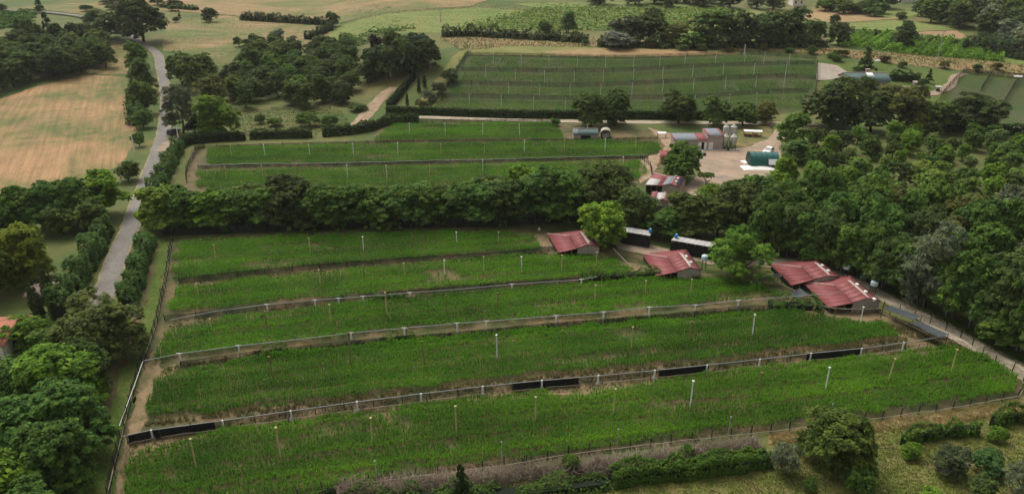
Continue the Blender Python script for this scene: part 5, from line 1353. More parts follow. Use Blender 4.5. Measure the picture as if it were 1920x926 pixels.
def barn(label, q, hts, sheets=None, roofmat=M_redroof, vents=2, netwall=True, bleached=0.5, scale_h=1.0):
    """hipped barn with a wide lean-to: corner pixels L FL Mf Rf Ef Eb Rb Mb and their heights"""
    g0 = G(*q['Mf'], hts['Mf']); z = t1(g0.x, g0.y)
    P = {k: GP(*q[k], z + hts[k]) for k in q}
    # square the plan: heights change only across the ridge, the front gable is straight
    ax = P['Rf'] - P['Rb']; ax.z = 0
    ax2 = P['FL'] - P['L']; ax2.z = 0; ax3 = P['Mf'] - P['Mb']; ax3.z = 0; ax4 = P['Ef'] - P['Eb']; ax4.z = 0
    ax = (ax.normalized() + ax2.normalized() + ax3.normalized() + ax4.normalized()).normalized()
    pp = Vector((-ax.y, ax.x, 0))
    org = P['Mf'].copy(); org.z = 0
    sf = sum((P[k] - org).dot(ax) for k in ('FL', 'Mf', 'Rf', 'Ef')) / 4
    for kf, kb in (('FL', 'L'), ('Mf', 'Mb'), ('Rf', 'Rb'), ('Ef', 'Eb')):
        off = ((P[kf] - org).dot(pp) + (P[kb] - org).dot(pp)) / 2
        hh = z + (hts[kf] + hts[kb]) / 2
        sb = (P[kb] - org).dot(ax)
        P[kf] = org + ax * (0.5 * sf + 0.5 * (P[kf] - org).dot(ax)) + pp * off; P[kf].z = hh
        P[kb] = org + ax * sb + pp * off; P[kb].z = hh
    o0 = Vector((P['Mf'].x, P['Mf'].y, z))
    root = thing('red_barn', label, 'barn', o0)
    L, FL, Mf, Rf, Ef, Eb, Rb, Mb = [P[k] for k in ('L', 'FL', 'Mf', 'Rf', 'Ef', 'Eb', 'Rb', 'Mb')]
    up = Vector((0, 0, 0.03))
    lay_sheets(Mb, Mf, FL, L, roofmat, root, o0)
    lay_sheets(Rb + up, Rf + up, Mf + up * 2, Mb + up * 2, M_redroof2, root, o0)
    lay_sheets(Rb + up, Rf + up, Ef + up, Eb + up, M_redroof2, root, o0)
    corr('roof_slope', Rb, Mb, L, Eb, roofmat, root, o0)
    rc = MB(); rc.path([Rb - o0 + up * 3, Rf - o0 + up * 3], 0.10); rc.build('ridge_cap', M_ridge, root)
    rc = MB(); rc.path([L - o0 + up * 2, Mb - o0 + up * 2], 0.09); rc.build('hip_cap', M_ridge, root)
    # bleached strip on the far slope next to the ridge
    if bleached:
        f0, f1 = 0.06, 0.06 + bleached * 0.5
        a, b = Rb.lerp(Eb, f0) + up * 3.5, Rf.lerp(Ef, f0) + up * 3.5
        c, d = Rf.lerp(Ef, f1) + up * 3.5, Rb.lerp(Eb, f1) + up * 3.5
        corr('bleached_sheet', a.lerp(b, .08), a.lerp(b, .85), d.lerp(c, .85), d.lerp(c, .08), M_pale, root, o0, amp=0.03)
    for i in range(vents):
        f = 0.35 + 0.35 * i
        v = Rb.lerp(Rf, f).lerp(Eb.lerp(Ef, f), 0.35) - o0
        mb = MB().lathe([(0.16, -0.1), (0.16, 0.25), (0.28, 0.27), (0.05, 0.42)], 10)
        link('roof_vent', mb.mesh('roof_vent', M_white), root, v)
    # walls: block gable under the main roof, open lean-to on posts
    w = MB()
    ins = lambda p: p - o0 + (g0 - p) * 0.0
    cx = (Rf + Rb + Ef + Eb + Mf + Mb) / 6
    def inn(p, k=0.07): return p.lerp(Vector((cx.x, cx.y, p.z)), k) - o0
    a, b, c = inn(Mf), inn(Rf), inn(Ef)
    wallq(w, a, b, a.z - .12, b.z - .15, -0.1); wallq(w, b, c, b.z - .15, c.z - .12, -0.1)
    d, e = inn(Eb), inn(Mb)
    wallq(w, c, d, c.z - .12, d.z - .12, -0.1)
    w.build('wall', M_block, root)
    lw = MB(); lp, fl = inn(L, 0.05), inn(FL, 0.05)
    wallq(lw, lp, fl, lp.z - .15, fl.z - .12, -0.1, 0.08)
    lw.build('side_sheet', M_darkgreen, root)
    bw = MB(); wallq(bw, lp, d, lp.z - .15, d.z - .12, -0.1, 0.1); bw.build('back_wall', M_block, root)
    iw = MB(); m1, m0 = inn(Mf, .1), inn(Mb, .1)
    wallq(iw, m1, m0, m1.z - .2, m0.z - .2, -0.1, 0.1); iw.build('inner_wall', M_dark, root)
    for f in (0.0, 0.33, 0.66):
        p = fl.lerp(a, f); zt = fl.z + (a.z - fl.z) * f - .1
        MB().tube((p.x, p.y, -0.1), (p.x, p.y, zt), 0.07, 0.07, 6).build('post', M_brownpole, root)
    if sheets:
        for (k, mat, u0, u1, v0, v1) in sheets:
            A_, B_, C_, D_ = {'left': (Mb, Mf, FL, L), 'main': (Rb, Rf, Mf, Mb), 'right': (Rb, Rf, Ef, Eb)}[k]
            bi = lambda u, v: A_.lerp(B_, u).lerp(D_.lerp(C_, u), v) + up * 4
            corr('overlaid_sheet', bi(u0, v0), bi(u1, v0), bi(u1, v1), bi(u0, v1), mat, root, o0, amp=0.015)
    return root
HB = dict(L=1.1, FL=0.8, Mf=1.7, Rf=2.4, Ef=1.7, Eb=1.6, Rb=2.4, Mb=1.8)
barn('red-roofed barn under the bright yellow-green tree, leftmost of the red barns', dict(L=(1027, 437), FL=(1045, 473), Mf=(1081, 467), Rf=(1106, 460), Ef=(1127, 463), Eb=(1100, 431), Rb=(1088, 436), Mb=(1069, 442)), HB, bleached=0.8, vents=0)
barn('red-roofed barn standing alone beside the bamboo clump', dict(L=(1203, 474), FL=(1230, 517), Mf=(1271, 511), Rf=(1295, 503), Ef=(1317, 506), Eb=(1286, 468), Rb=(1275, 475), Mb=(1251, 483)), HB)
barn('red-roofed barn, back one of the twin barns beside the farm track', dict(L=(1443, 493), FL=(1484, 537), Mf=(1526, 525), Rf=(1558, 519), Ef=(1574, 517), Eb=(1534, 486), Rb=(1527, 493), Mb=(1503, 501)), HB)
barn('red-roofed barn, front one of the twin barns beside the farm track', dict(L=(1502, 526), FL=(1552, 576), Mf=(1601, 569), Rf=(1628, 560), Ef=(1653, 564), Eb=(1594, 517), Rb=(1591, 526), Mb=(1564, 535)), HB, vents=3)
HD = dict(L=1.9, FL=1.7, Mf=2.2, Rf=2.8, Ef=2.1, Eb=2.1, Rb=2.8, Mb=2.2)
barn('red-roofed farm shed with pale sheets beside the round yard tree', dict(L=(1226, 324), FL=(1209, 348), Mf=(1240, 349), Rf=(1258, 346), Ef=(1276, 350), Eb=(1287, 334), Rb=(1268, 329), Mb=(1251, 332)), HD,
     [('left', M_lightgrey, .45, 1.0, .25, .98), ('main', M_greyroof, .05, .98, .1, .9), ('right', M_solar, .1, .9, .45, .9)], vents=2, bleached=0)
HE = dict(L=1.5, FL=1.4, Mf=1.8, Rf=2.2, Ef=1.7, Eb=1.7, Rb=2.2, Mb=1.8)
barn('small red-roofed shed half hidden by trees below the farm shed', dict(L=(1221, 360), FL=(1218, 379), Mf=(1229, 377), Rf=(1243, 374), Ef=(1252, 378), Eb=(1257, 364), Rb=(1248, 361), Mb=(1233, 361)), HE, [('main', M_lightgrey, .05, .95, .08, .95)], vents=0, bleached=0.5)

# small hut with red roof
def hut(name, label, cat, px, w, d, h, rise, roofmat, wallmat, rz=0.0, pitchdir='front', over=0.25, opening=True, ytop=None):
    """little building: front-left foot pixel px, width w, depth d, mono-pitch or gable roof"""
    p = G(*px)
    t = thing(name, label, cat, p, rz)
    w_ = MB()
    for (x0, y0, x1, y1, z0, z1) in ((0, 0, w, 0, h, h), (0, d, w, d, h + (rise if pitchdir == 'front' else 0), h + (rise if pitchdir == 'front' else 0)),):
        wallq(w_, (x0, y0), (x1, y1), z0, z1, -0.1, 0.15)
    if pitchdir == 'front':
        wallq(w_, (0, 0.08), (0, d - 0.08), h, h + rise, -0.1, 0.15); wallq(w_, (w, 0.08), (w, d - 0.08), h, h + rise, -0.1, 0.15)
    else:
        for x in (0, w):
            wallq(w_, (x, 0.08), (x, d / 2), h, h + rise, -0.1, 0.15); wallq(w_, (x, d / 2), (x, d - 0.08), h + rise, h, -0.1, 0.15)
    w_.build('wall', wallmat, t)
    o = Vector((0, 0, 0))
    if pitchdir == 'front':
        corr('roof', Vector((-over, d + over, h + rise + .08)), Vector((w + over, d + over, h + rise + .08)), Vector((w + over, -over, h + .08)), Vector((-over, -over, h + .08)), roofmat, t, o)
    else:
        corr('roof_slope', Vector((-over, d / 2, h + rise + .08)), Vector((w + over, d / 2, h + rise + .08)), Vector((w + over, -over, h - .05)), Vector((-over, -over, h - .05)), roofmat, t, o)
        corr('roof_slope', Vector((-over, d / 2, h + rise + .08)), Vector((w + over, d / 2, h + rise + .08)), Vector((w + over, d + over, h - .05)), Vector((-over, d + over, h - .05)), roofmat, t, o)
        MB().tube((-over, d / 2, h + rise + .12), (w + over, d / 2, h + rise + .12), 0.08).build('ridge_cap', M_ridge, t)
    if opening:
        MB().box(w * .3, w * .7, -0.11, -0.085, 0, h * .8).build('doorway', M_dark, t)
    return t
hut('red_hut', 'tiny open hut with a red roof beside the broad yard tree', 'hut', (1240, 308), 1.8, 2.2, 1.6, 0.9, M_redroof, M_brownpole)
t = hut('green_hut', 'low hut with a dark green roof at the end of the short upper pen', 'hut', (1076, 263), 6.0, 4.0, 1.5, 0.9, M_greenroof, M_block, pitchdir='gable')
MB().tube((3.6, 2.6, 2.2), (3.6, 2.6, 3.2), 0.09, 0.09, 8).build('flue', M_silver, t)
corr('patched_sheet', Vector((-.2, 2, 2.5)), Vector((1.2, 2, 2.5)), Vector((1.2, -.2, 1.56)), Vector((-.2, -.2, 1.56)), M_greyroof, t, Vector((0, 0, 0)))
# canvas shelter
p = G(1126, 259); t = thing('canvas_shelter', 'small beige canvas shelter beside the green-roofed hut', 'shelter', p, -0.1)
mb = MB(); n = 8
V = []
for i in range(n + 1):
    a = math.pi * i / n
    x = 1.25 - 1.25 * math.cos(a); z = 1.3 + 0.9 * math.sin(a)
    V += [(x, 0, z), (x, 2.6, z)]
mb.add(V, [(2 * i, 2 * i + 2, 2 * i + 3, 2 * i + 1) for i in range(n)]); mb.build('canopy', M_canvas, t)
MB().box(0, 0.03, 0, 2.6, 0, 1.3).build('side_sheet', M_canvas, t); MB().box(2.47, 2.5, 0, 2.6, 0, 1.3).build('side_sheet', M_canvas, t)
MB().box(0.04, 2.46, 2.57, 2.6, 0, 1.75).build('back_sheet', M_canvas, t)
MB().box(0.4, 2.1, 0.6, 2.2, 0, 0.7).build('stored_box', M_lightgrey, t)

# block building with the silos
p = G(1264, 281); t = thing('feed_building', 'long pink block building with grey and red roof and white doors in the farmyard', 'building', p)
s = S(p); W1 = 60 / s; W2 = 30 / s
def block(x0, x1, d, h, rise, name):
    w_ = MB()
    wallq(w_, (x0, 0), (x1, 0), h, h, -0.1, 0.2); wallq(w_, (x0, d), (x1, d), h + rise, h + rise, -0.1, 0.2)
    wallq(w_, (x0 + .1, .1), (x0 + .1, d - .1), h, h + rise, -0.1, 0.2); wallq(w_, (x1 - .1, .1), (x1 - .1, d - .1), h, h + rise, -0.1, 0.2)
    w_.build(name, M_pinkblock, t)
block(0, W1, 4.6, 2.45, 0.35, 'wall'); block(W1 + .02, W1 + W2, 5.2, 3.5, 0.35, 'wall')
O0 = Vector((0, 0, 0))
def rf(x0, x1, d, h, rise, mat, name='roof', dz=0.06):
    return corr(name, Vector((x0, d + .25, h + rise + dz)), Vector((x1, d + .25, h + rise + dz)), Vector((x1, -.3, h + dz)), Vector((x0, -.3, h + dz)), mat, t, O0, amp=0.02)
rf(-.3, 0.0, 4.6, 2.45, .35, M_redroof); rf(0.02, W1 * .72, 4.6, 2.45, .35, M_greyroof); rf(W1 * .72 + .02, W1 - .02, 4.6, 2.45, .35, M_redroof)
rf(W1, W1 + W2 * .14, 5.2, 3.5, .35, M_redroof); rf(W1 + W2 * .14 + .02, W1 + W2 * .88, 5.2, 3.5, .35, M_greyroof); rf(W1 + W2 * .88 + .02, W1 + W2 + .1, 5.2, 3.5, .35, M_redroof)
for x0, x1, m, nm in ((W1 * .735, W1 * .83, M_white, 'door_leaf'), (W1 * .84, W1 * .915, M_dark, 'doorway'), (W1 * .92, W1 * .995, M_white, 'door_leaf')):
    dd = MB().box(x0, x1, -.16, -.105, 0.05, 1.85).build(nm, m, t)
for x0 in (W1 + W2 * .12, W1 + W2 * .26):
    dd = MB().box(x0, x0 + W2 * .13, -.16, -.105, 0.05, 1.9).build('door_leaf', M_white, t)
    MB().box(x0 + .1, x0 + .16, -.2, -.16, 0.9, 1.1).build('handle', M_darkpost, dd)
MB().box(W1 * .27, W1 * .37, -.14, -.105, 1.75, 2.15).build('window', M_dark, t)
MB().box(W1, W1 + W2, -.13, -.105, 2.15, 2.28).build('band', M_lightgrey, t)
MB().box(-.1, W1 + W2 + .4, -.9, -.12, 0.0, 0.14).build('doorstep', M_lightgrey, t)
t2 = thing('white_cabinet', 'white boxes stacked against the left end of the block building', 'boxes', p + Vector((0.1, -1.2, 0)))
for x, z in ((0, 0), (0.75, 0), (1.4, 0), (0.05, .75)):
    MB().box(x, x + .6, 0, .5, z, z + .68).build('box', M_white, t2)
# lamp on a post behind the building
p = G(1324, 262); t = thing('yard_lamp', 'thin post with a white globe lamp behind the block building', 'lamp', p)
MB().tube((0, 0, 0), (0, 0, 4.2), 0.05, 0.04).build('post', M_greypole, t)
MB().lathe([(0.02, 4.2), (0.18, 4.27), (0.24, 4.42), (0.18, 4.58), (0.02, 4.65)], 12).build('globe', M_white, t, True)

def silo(px, lab, r, hcyl, z0, group='feed silos'):
    p = G(*px); t = thing('feed_silo', lab, 'silo', p, 0, group)
    MB().lathe([(0.14, z0), (r, z0 + 1.5), (r, z0 + 1.5 + hcyl)], 20).build('hopper', M_silver, t, False)
    for k in range(int(hcyl / .8)):
        MB().lathe([(r + .005, z0 + 1.9 + k * .8), (r + .03, z0 + 1.94 + k * .8), (r + .005, z0 + 1.98 + k * .8)], 20).build('band', M_silver, t)
    MB().lathe([(r + .05, z0 + 1.5 + hcyl + .003), (r * .25, z0 + 2.05 + hcyl), (r * .2, z0 + 2.2 + hcyl)], 20).build('lid', M_lightgrey, t)
    for k in range(4):
        a = math.pi / 4 + k * math.pi / 2
        MB().tube((math.cos(a) * r * 1.02, math.sin(a) * r * 1.02, 0), (math.cos(a) * r * 1.02, math.sin(a) * r * 1.02, z0 + 2.2), .06, .06, 6).build('leg', M_darkpost, t)
    MB().tube((0, 0, 0.15), (0, 0, z0 + .05), .12, .14, 8).build('outlet', M_darkpost, t)
silo((1358, 280), 'front left galvanised feed silo beside the block building', 0.72, 1.0, 0.75)
silo((1373, 281), 'front right galvanised feed silo beside the block building', 0.76, 1.0, 0.75)
silo((1358, 273), 'taller galvanised feed silo behind the front left one', 0.70, 2.2, 1.0)
silo((1372, 273), 'taller galvanised feed silo behind the front right one', 0.72, 2.2, 1.0)
p = G(1358, 282); t = thing('silo_plinth', 'low pale concrete plinth under the silos', 'plinth', p)
MB().box(-1.0, 3.6, -0.3, 0.1, 0, .12).build('slab', M_lightgrey, t); MB().box(3.0, 3.5, -0.28, 0.08, .125, .4).build('block', M_white, t)
def barrel(px, lab, mat, r=.3, h=.9, name='barrel'):
    t = thing(name, lab, 'barrel', G(*px))
    MB().lathe([(r * .93, 0), (r, .08), (r, h * .33), (r * 1.04, h * .35), (r, h * .37), (r, h * .66), (r * 1.04, h * .68), (r, h * .7), (r, h - .05), (r * .93, h)], 14).build('drum', mat, t)
    MB().lathe([(r * .3, h + .002), (r * .3, h + .05)], 8).build('cap', M_darkpost, t)
    return t
barrel((1349, 279), 'blue plastic barrel against the block building', M_blue)
barrel((1365, 283), 'dark drum in front of the silos', M_darkpost, .28, 1.0)

# white slab shelter right of the silos
p = G(1394, 257); t = thing('log_shelter', 'long low shelter with a white slab roof over stored clutter', 'shelter', p, -0.16)
MB().prism([(0, 0, 1.5), (4.6, 0, 1.5), (4.6, 1.3, 1.65), (0, 1.3, 1.65)], .12).build('roof', M_white, t)
for x in (0.15, 2.3, 4.4):
    for y in (.12, 1.15): MB().tube((x, y, -.05), (x, y, 1.42), .06).build('post', M_brownpole, t)
for i, (x, w_, h_, m) in enumerate(((.3, .9, .6, M_rust), (1.3, .8, .5, M_darkpost), (2.5, 1.0, .7, M_brownpole), (3.6, .6, .4, M_rust))):
    t3 = thing('stored_crate', ['rusty crate', 'dark crate', 'brown crate', 'small rusty crate'][i] + ' stored under the white slab shelter', 'crate', p + Vector((x, .35 - x * .16, 0)), -0.16)
    MB().box(0, w_, 0, .7, 0, h_).build('body', m, t3); MB().box(-.03, w_ + .03, -.03, .73, h_ + .003, h_ + .06).build('rim', M_brownpole, t3)
# sign-like white table by the upper pen
p = G(1233, 260); t = thing('white_table_shelter', 'small white-roofed stand by the end of the long upper pen', 'stand', p)
MB().prism([(0, 0, 1.35), (2.2, 0, 1.35), (2.2, 1.0, 1.5), (0, 1.0, 1.5)], .08).build('roof', M_white, t)
for x in (.1, 2.1):
    for y in (.1, .9): MB().tube((x, y, -.05), (x, y, 1.3), .05).build('leg', M_darkgreen, t)

# green tunnel
p = G(1407, 314); s = S(p); t = thing('green_tunnel', 'arched dark green tarpaulin tunnel at the edge of the farmyard', 'tunnel', p, -0.03)
Wd, D_, HH = 52 / s, 4.4, 2.9
V, Fq = [], []
n = 14; m_ = 10
for i in range(n + 1):
    a = math.pi * i / n
    y = D_ / 2 - D_ / 2 * math.cos(a) * (1.0); z = HH * abs(math.sin(a)) ** 0.62
    for j in range(m_ + 1):
        sg = 0.03 * math.cos(j * math.pi)
        V.append((Wd * j / m_, y, z + sg))
for i in range(n):
    for j in range(m_):
        k = i * (m_ + 1) + j
        Fq.append((k, k + 1, k + m_ + 2, k + m_ + 1))
link('cover', mesh_np('cover', V, [np.array(Fq)], M_tunnel), t)
for j in range(0, m_ + 1, 2):
    pts = [Vector((Wd * j / m_, D_ / 2 - D_ / 2 * math.cos(math.pi * i / n), HH * abs(math.sin(math.pi * i / n)) ** .62 + .05)) for i in range(n + 1)]
    MB().path(pts, .03, 4).build('hoop', M_darkgreen, t)
for x in (0.02, Wd - .05):
    pts = [(x, D_ / 2 - D_ / 2 * math.cos(math.pi * i / n), HH * abs(math.sin(math.pi * i / n)) ** .62 - .06) for i in range(n + 1)]
    MB().add(pts, [tuple(range(n + 1))]).build('end_sheet', M_darkgreen, t)
pb = thing('white_board', 'white panel leaning on the side of the green tunnel', 'panel', p + Vector((Wd * .60, -1.0, 0)))
MB().add([(0, 0, .9), (2.0, 0, .9), (2.0, .7, 2.0), (0, .7, 2.0), (0, .04, .88), (2.0, .04, .88), (2.0, .74, 1.98), (0, .74, 1.98)], [(0, 1, 2, 3), (7, 6, 5, 4), (0, 4, 5, 1), (1, 5, 6, 2), (2, 6, 7, 3), (3, 7, 4, 0)]).build('board', M_white, pb)
MB().tube((.2, 0.05, 0), (.2, .05, .95), .04).build('leg', M_rust, pb); MB().tube((1.8, .05, 0), (1.8, .05, .95), .04).build('leg', M_rust, pb)
# white tarp over a heap
def heap(px, label, w, d, h, mat, name, cat, rz=0.0, seed=0):
    r = np.random.default_rng(seed)
    p = G(*px); t = thing(name, label, cat, p, rz)
    n = 14; V = []
    for i in range(n + 1):
        for j in range(n + 1):
            x, y = i / n, j / n
            e = min(1, 5 * min(x, 1 - x, y, 1 - y) + .02)
            V.append((x * w, y * d, h * (e ** .6) * (.75 + .45 * float(vnoise(np.array([x * 5.0]), np.array([y * 5.0]), 1.0, seed)[0]))))
    Fq = [(i * (n + 1) + j, (i + 1) * (n + 1) + j, (i + 1) * (n + 1) + j + 1, i * (n + 1) + j + 1) for i in range(n) for j in range(n)]
    link('sheet', mesh_np('sheet', V, [np.array(Fq)], mat, smooth=True), t)
    return t
heap((1393, 320), 'white sheet spread over a heap below the green tunnel', 7.4, 3.4, .35, M_white, 'tarp_heap', 'tarp', 0, 3)
heap((1396, 308), 'white sheet at the left end of the green tunnel', 2.0, 2.4, .3, M_white, 'tarp_heap', 'tarp', 0.2, 5)

# car
def car(px, label, rz):
    p = G(*px); t = thing('car', label, 'car', p, rz)
    L_, Wc = 3.9, 1.62
    prof = [(-1.9, .35), (-1.92, .75), (-1.75, .95), (-1.45, 1.42), (-.9, 1.50), (.1, 1.46), (.75, .98), (1.65, .84), (1.93, .66), (1.93, .35)]
    n = len(prof)
    V = []
    for sgn, inset in ((-1, 1.0), (1, 1.0)):
        for x, z in prof:
            k = 1.0 if z < 1.0 else 0.84
            V.append((x, sgn * Wc / 2 * k, z))
    Fc = [tuple(range(n - 1, -1, -1)), tuple(range(n, 2 * n))] + [(i, (i + 1) % n, n + (i + 1) % n, n + i) for i in range(n)]
    MB().add(V, Fc).build('body', M_white, t)
    gm = MB(); gm.add([(.06, -.62, 1.46), (.06, .62, 1.46), (.70, .68, 1.03), (.70, -.68, 1.03)], [(0, 1, 2, 3)])
    g = gm.build('windscreen', M_glass, t, loc=(.035, 0, .02))
    MB().add([(-1.50, -.62, 1.40), (-1.50, .62, 1.40), (-1.77, .68, 1.0), (-1.77, -.68, 1.0)], [(3, 2, 1, 0)]).build('rear_window', M_glass, t, loc=(-.03, 0, .02))
    for sgn in (-1, 1):
        MB().add([(-1.35, sgn * .80, 1.0), (.55, sgn * .80, 1.0), (.05, sgn * .70, 1.40), (-1.2, sgn * .70, 1.40)], [(0, 1, 2, 3) if sgn < 0 else (3, 2, 1, 0)]).build('side_window', M_glass, t, loc=(0, sgn * .015, 0))
        for x in (-1.2, 1.2):
            w_ = MB().tube((x, sgn * .62, .31), (x, sgn * .83, .31), .31, .31, 14).build('wheel', M_tyre, t)
            MB().tube((x, sgn * .831, .31), (x, sgn * .845, .31), .18, .18, 10).build('rim', M_silver, w_)
        MB().box(1.90, 1.945, sgn * .58 - .16, sgn * .58 + .16, .6, .76).build('headlight', M_glass, t)
        MB().box(-1.945, -1.90, sgn * .62 - .1, sgn * .62 + .1, .62, .85).build('tail_light', M_redroof, t)
    return t
car((1440, 288), 'white car parked behind the green tunnel', math.radians(232))
car((326, 251), 'dark car half hidden under the grey-green roadside tree', math.radians(80))
bpy.data.objects['car.001'].children[0].data.materials[0] = plain('dark_blue_paint', (0.012, 0.016, 0.03), 0.3, var=.1, spec=.5)

# wheeled machine in the yard
p = G(1314, 292); t = thing('farm_trailer', 'small white and black wheeled machine standing in the farmyard', 'machine', p, 0.3)
MB().box(-.9, .9, -.45, .45, .5, .62).build('deck', M_darkpost, t); MB().add([(-.5, -.4, .63), (.4, -.4, .63), (.25, -.3, 1.2), (-.35, -.3, 1.2), (-.5, .4, .63), (.4, .4, .63), (.25, .3, 1.2), (-.35, .3, 1.2)], [(0, 1, 2, 3), (5, 4, 7, 6), (3, 2, 6, 7), (1, 5, 6, 2), (4, 0, 3, 7)]).build('tank', M_white, t)
for x in (-.7, .7):
    for y in (-.55, .55): MB().tube((x, y - .1, .36), (x, y + .1, .36), .36, .36, 12).build('wheel', M_tyre, t)
MB().path([Vector((.9, 0, .6)), Vector((1.3, 0, .7)), Vector((1.3, 0, 1.1))], .04).build('handle', M_darkpost, t)

# shade-cloth sheds
def long_shed(label, roof_px, hroof, tank_px, tlabel, hfront=1.9):
    a, b, c, d = [G(*q, hroof) for q in roof_px]       # back-left, back-right, front-right, front-left
    z = t1(d.x, d.y)
    o0 = Vector((d.x, d.y, z))
    root = thing('shade_cloth_shed', label, 'shed', o0)
    b = a + (c - d)                                    # keep the roof a true rectangle
    dz = Vector((0, 0, .25))
    A, B_, C_, D2 = [q - o0 for q in (a + dz, b + dz, c, d)]
    n = 9
    for i in range(n):
        u0, u1 = i / n + .003, (i + 1) / n - .003
        MB().prism([D2.lerp(C_, u0), D2.lerp(C_, u1), A.lerp(B_, u1), A.lerp(B_, u0)], .05).build('roof_sheet', M_lightgrey, root)
    def wl_(p, q, hh, nm, m):
        w = MB(); wallq(w, p, q, hh, hh, 0, .05); w.build(nm, m, root)
    ins = lambda p: p.lerp((A + B_ + C_ + D2) / 4, .05)
    iA, iB, iC, iD = map(ins, (A, B_, C_, D2))
    fo = Vector((0, -.09, 0)); wl_(D2 + fo, C_ + fo, hfront * 1.03, 'shade_cloth', M_shadecloth); wl_(iC, iB, hfront * .9, 'shade_cloth', M_shadecloth); wl_(iA, iD, hfront * .9, 'shade_cloth', M_shadecloth); wl_(iB, iA, hfront * .95, 'back_wall', M_dark)
    for i in range(7):
        q = D2.lerp(C_, .02 + .96 * i / 6)
        MB().tube((q.x, q.y, -.1), (q.x, q.y, q.z - .06), .05).build('post', M_brownpole, root)
    q = A.lerp(D2, .35).lerp(B_.lerp(C_, .35), tank_px) + o0 + Vector((0, 0, .06))
    tk = thing('water_tank', tlabel, 'tank', q)
    MB().lathe([(.26, 0), (.29, .06), (.29, .5), (.22, .6)], 12).build('tank', M_blue, tk); MB().lathe([(.1, .602), (.1, .68)], 8).build('lid', M_white, tk)
long_shed('long black shade-cloth shed with pale roof behind the middle barn', [(1266, 445), (1356, 461), (1350, 466), (1258, 450)], 2.3, .05, 'blue water tank on the left end of the right shade-cloth shed')
long_shed('black shade-cloth shed with pale roof partly behind the bright tree', [(1150, 424), (1224, 436), (1219, 442), (1146, 430)], 2.3, .97, 'blue water tank on the right end of the left shade-cloth shed')

def water_tank(px, lab, hst=1.6):
    p = G(*px); t = thing('feed_bin', lab, 'tank', p)
    for k in range(4):
        a = math.pi / 4 + k * math.pi / 2
        MB().tube((math.cos(a) * .4, math.sin(a) * .4, 0), (math.cos(a) * .36, math.sin(a) * .36, hst), .045).build('leg', M_darkpost, t)
    MB().lathe([(.3, hst), (.52, hst + .15), (.52, hst + .7), (.42, hst + .85), (.12, hst + .9)], 14).build('tank', M_tank, t)
    MB().lathe([(.12, hst + .905), (.12, hst + .98)], 10).build('lid', M_white, t)
water_tank((1319, 505), 'pale plastic tank on legs between the middle barn and the bamboo')
water_tank((1583, 522), 'pale plastic tank on legs behind the twin barns')
water_tank((1635, 552), 'pale plastic tank on legs beside the track at the twin barns', 1.4)

# grey net canopies by the track and by the twin barns
def canopy(label, px, h, mat=M_greycloth):
    P = [G(x, y, h) for x, y in px]
    o0 = Vector((P[0].x, P[0].y, t1(P[0].x, P[0].y)))
    t = thing('net_canopy', label, 'canopy', o0)
    n = 6; V = []; Fq = []
    for i in range(n + 1):
        for j in range(n + 1):
            u, v = i / n, j / n
            q = P[0].lerp(P[1], u).lerp(P[3].lerp(P[2], u), v) - o0
            V.append((q.x, q.y, q.z - .35 * math.sin(math.pi * u) * math.sin(math.pi * v)))
    for i in range(n):
        for j in range(n): Fq.append((i * (n + 1) + j, (i + 1) * (n + 1) + j, (i + 1) * (n + 1) + j + 1, i * (n + 1) + j + 1))
    link('cloth', mesh_np('cloth', V, [np.array(Fq)], mat, smooth=True), t)
    for p in P:
        q = p - o0; MB().tube((q.x, q.y, t1(p.x, p.y) - o0.z), (q.x, q.y, q.z + .1), .05).build('post', M_darkpost, t)
canopy('grey net canopy beside the farm track, next to the front twin barn', [(1655, 578), (1672, 573), (1728, 593), (1712, 600)], 1.6)
canopy('grey net canopy beside the farm track, farther from the barns', [(1706, 604), (1725, 602), (1778, 626), (1762, 633)], 1.5)
canopy('grey net canopy left of the back twin barn', [(1425, 521), (1460, 512), (1468, 518), (1430, 527)], 1.4)
canopy('grey net canopy between the twin barns', [(1480, 550), (1500, 540), (1515, 552), (1495, 560)], 1.3)
fence('pen_fence', [(1400, 521), (1440, 530), (1470, 545), (1500, 560), (1540, 585), (1600, 590), (1650, 588)], 'rail fence round the small pens in front of the twin barns', 0.9, 1.2, 2.0, M_netthin, M_brownpole, M_rail, 0.9, cat='fence')
fence('pen_fence', [(1648, 588), (1690, 608), (1740, 632)], 'low rail fence below the net canopies', 0.7, .8, 2.0, M_netthin, M_brownpole, M_rail, 0.4, cat='fence')
p = G(1553, 492); t = thing('goal_frame', 'white metal frame standing at the foot of the wood behind the twin barns', 'frame', p)
MB().path([Vector((-1.4, .3, 0)), Vector((-1.4, .3, 1.6)), Vector((0, 0, 1.6)), Vector((0, 0, 0))], .06).build('frame', M_whitepole, t); MB().path([Vector((-.9, .2, 0)), Vector((-.9, .2, 1.6))], .04).build('upright', M_whitepole, t)
p = G(1087, 470); q = G(1213, 519)

# left: tiled hut, white house, gate pillar
t = hut('tiled_hut', 'small ruined hut with an old brown tiled roof behind the two cypresses', 'hut', (52, 572), 5.5, 2.6, 1.4, .5, M_oldtile, M_brownpole, 0.25)
p = G(-70, 690); t = thing('white_house', 'white house with a red tiled roof cut by the left edge', 'house', p, math.radians(8))
w_ = MB(); wallq(w_, (0, 0), (5.2, 0), 3.0, 3.0, -.1, .3)
wallq(w_, (5.2, .15), (5.2, 3.6), 3.0, 4.2, -.1, .3); wallq(w_, (5.2, 3.6), (5.2, 7.0), 4.2, 3.0, -.1, .3); wallq(w_, (0, 7.0), (5.2, 7.0), 3.0, 3.0, -.1, .3); w_.build('wall', M_render, t)
corr('roof_slope', Vector((-.4, 3.6, 4.35)), Vector((5.7, 3.6, 4.35)), Vector((5.7, -.4, 2.95)), Vector((-.4, -.4, 2.95)), M_terracotta, t, O0)
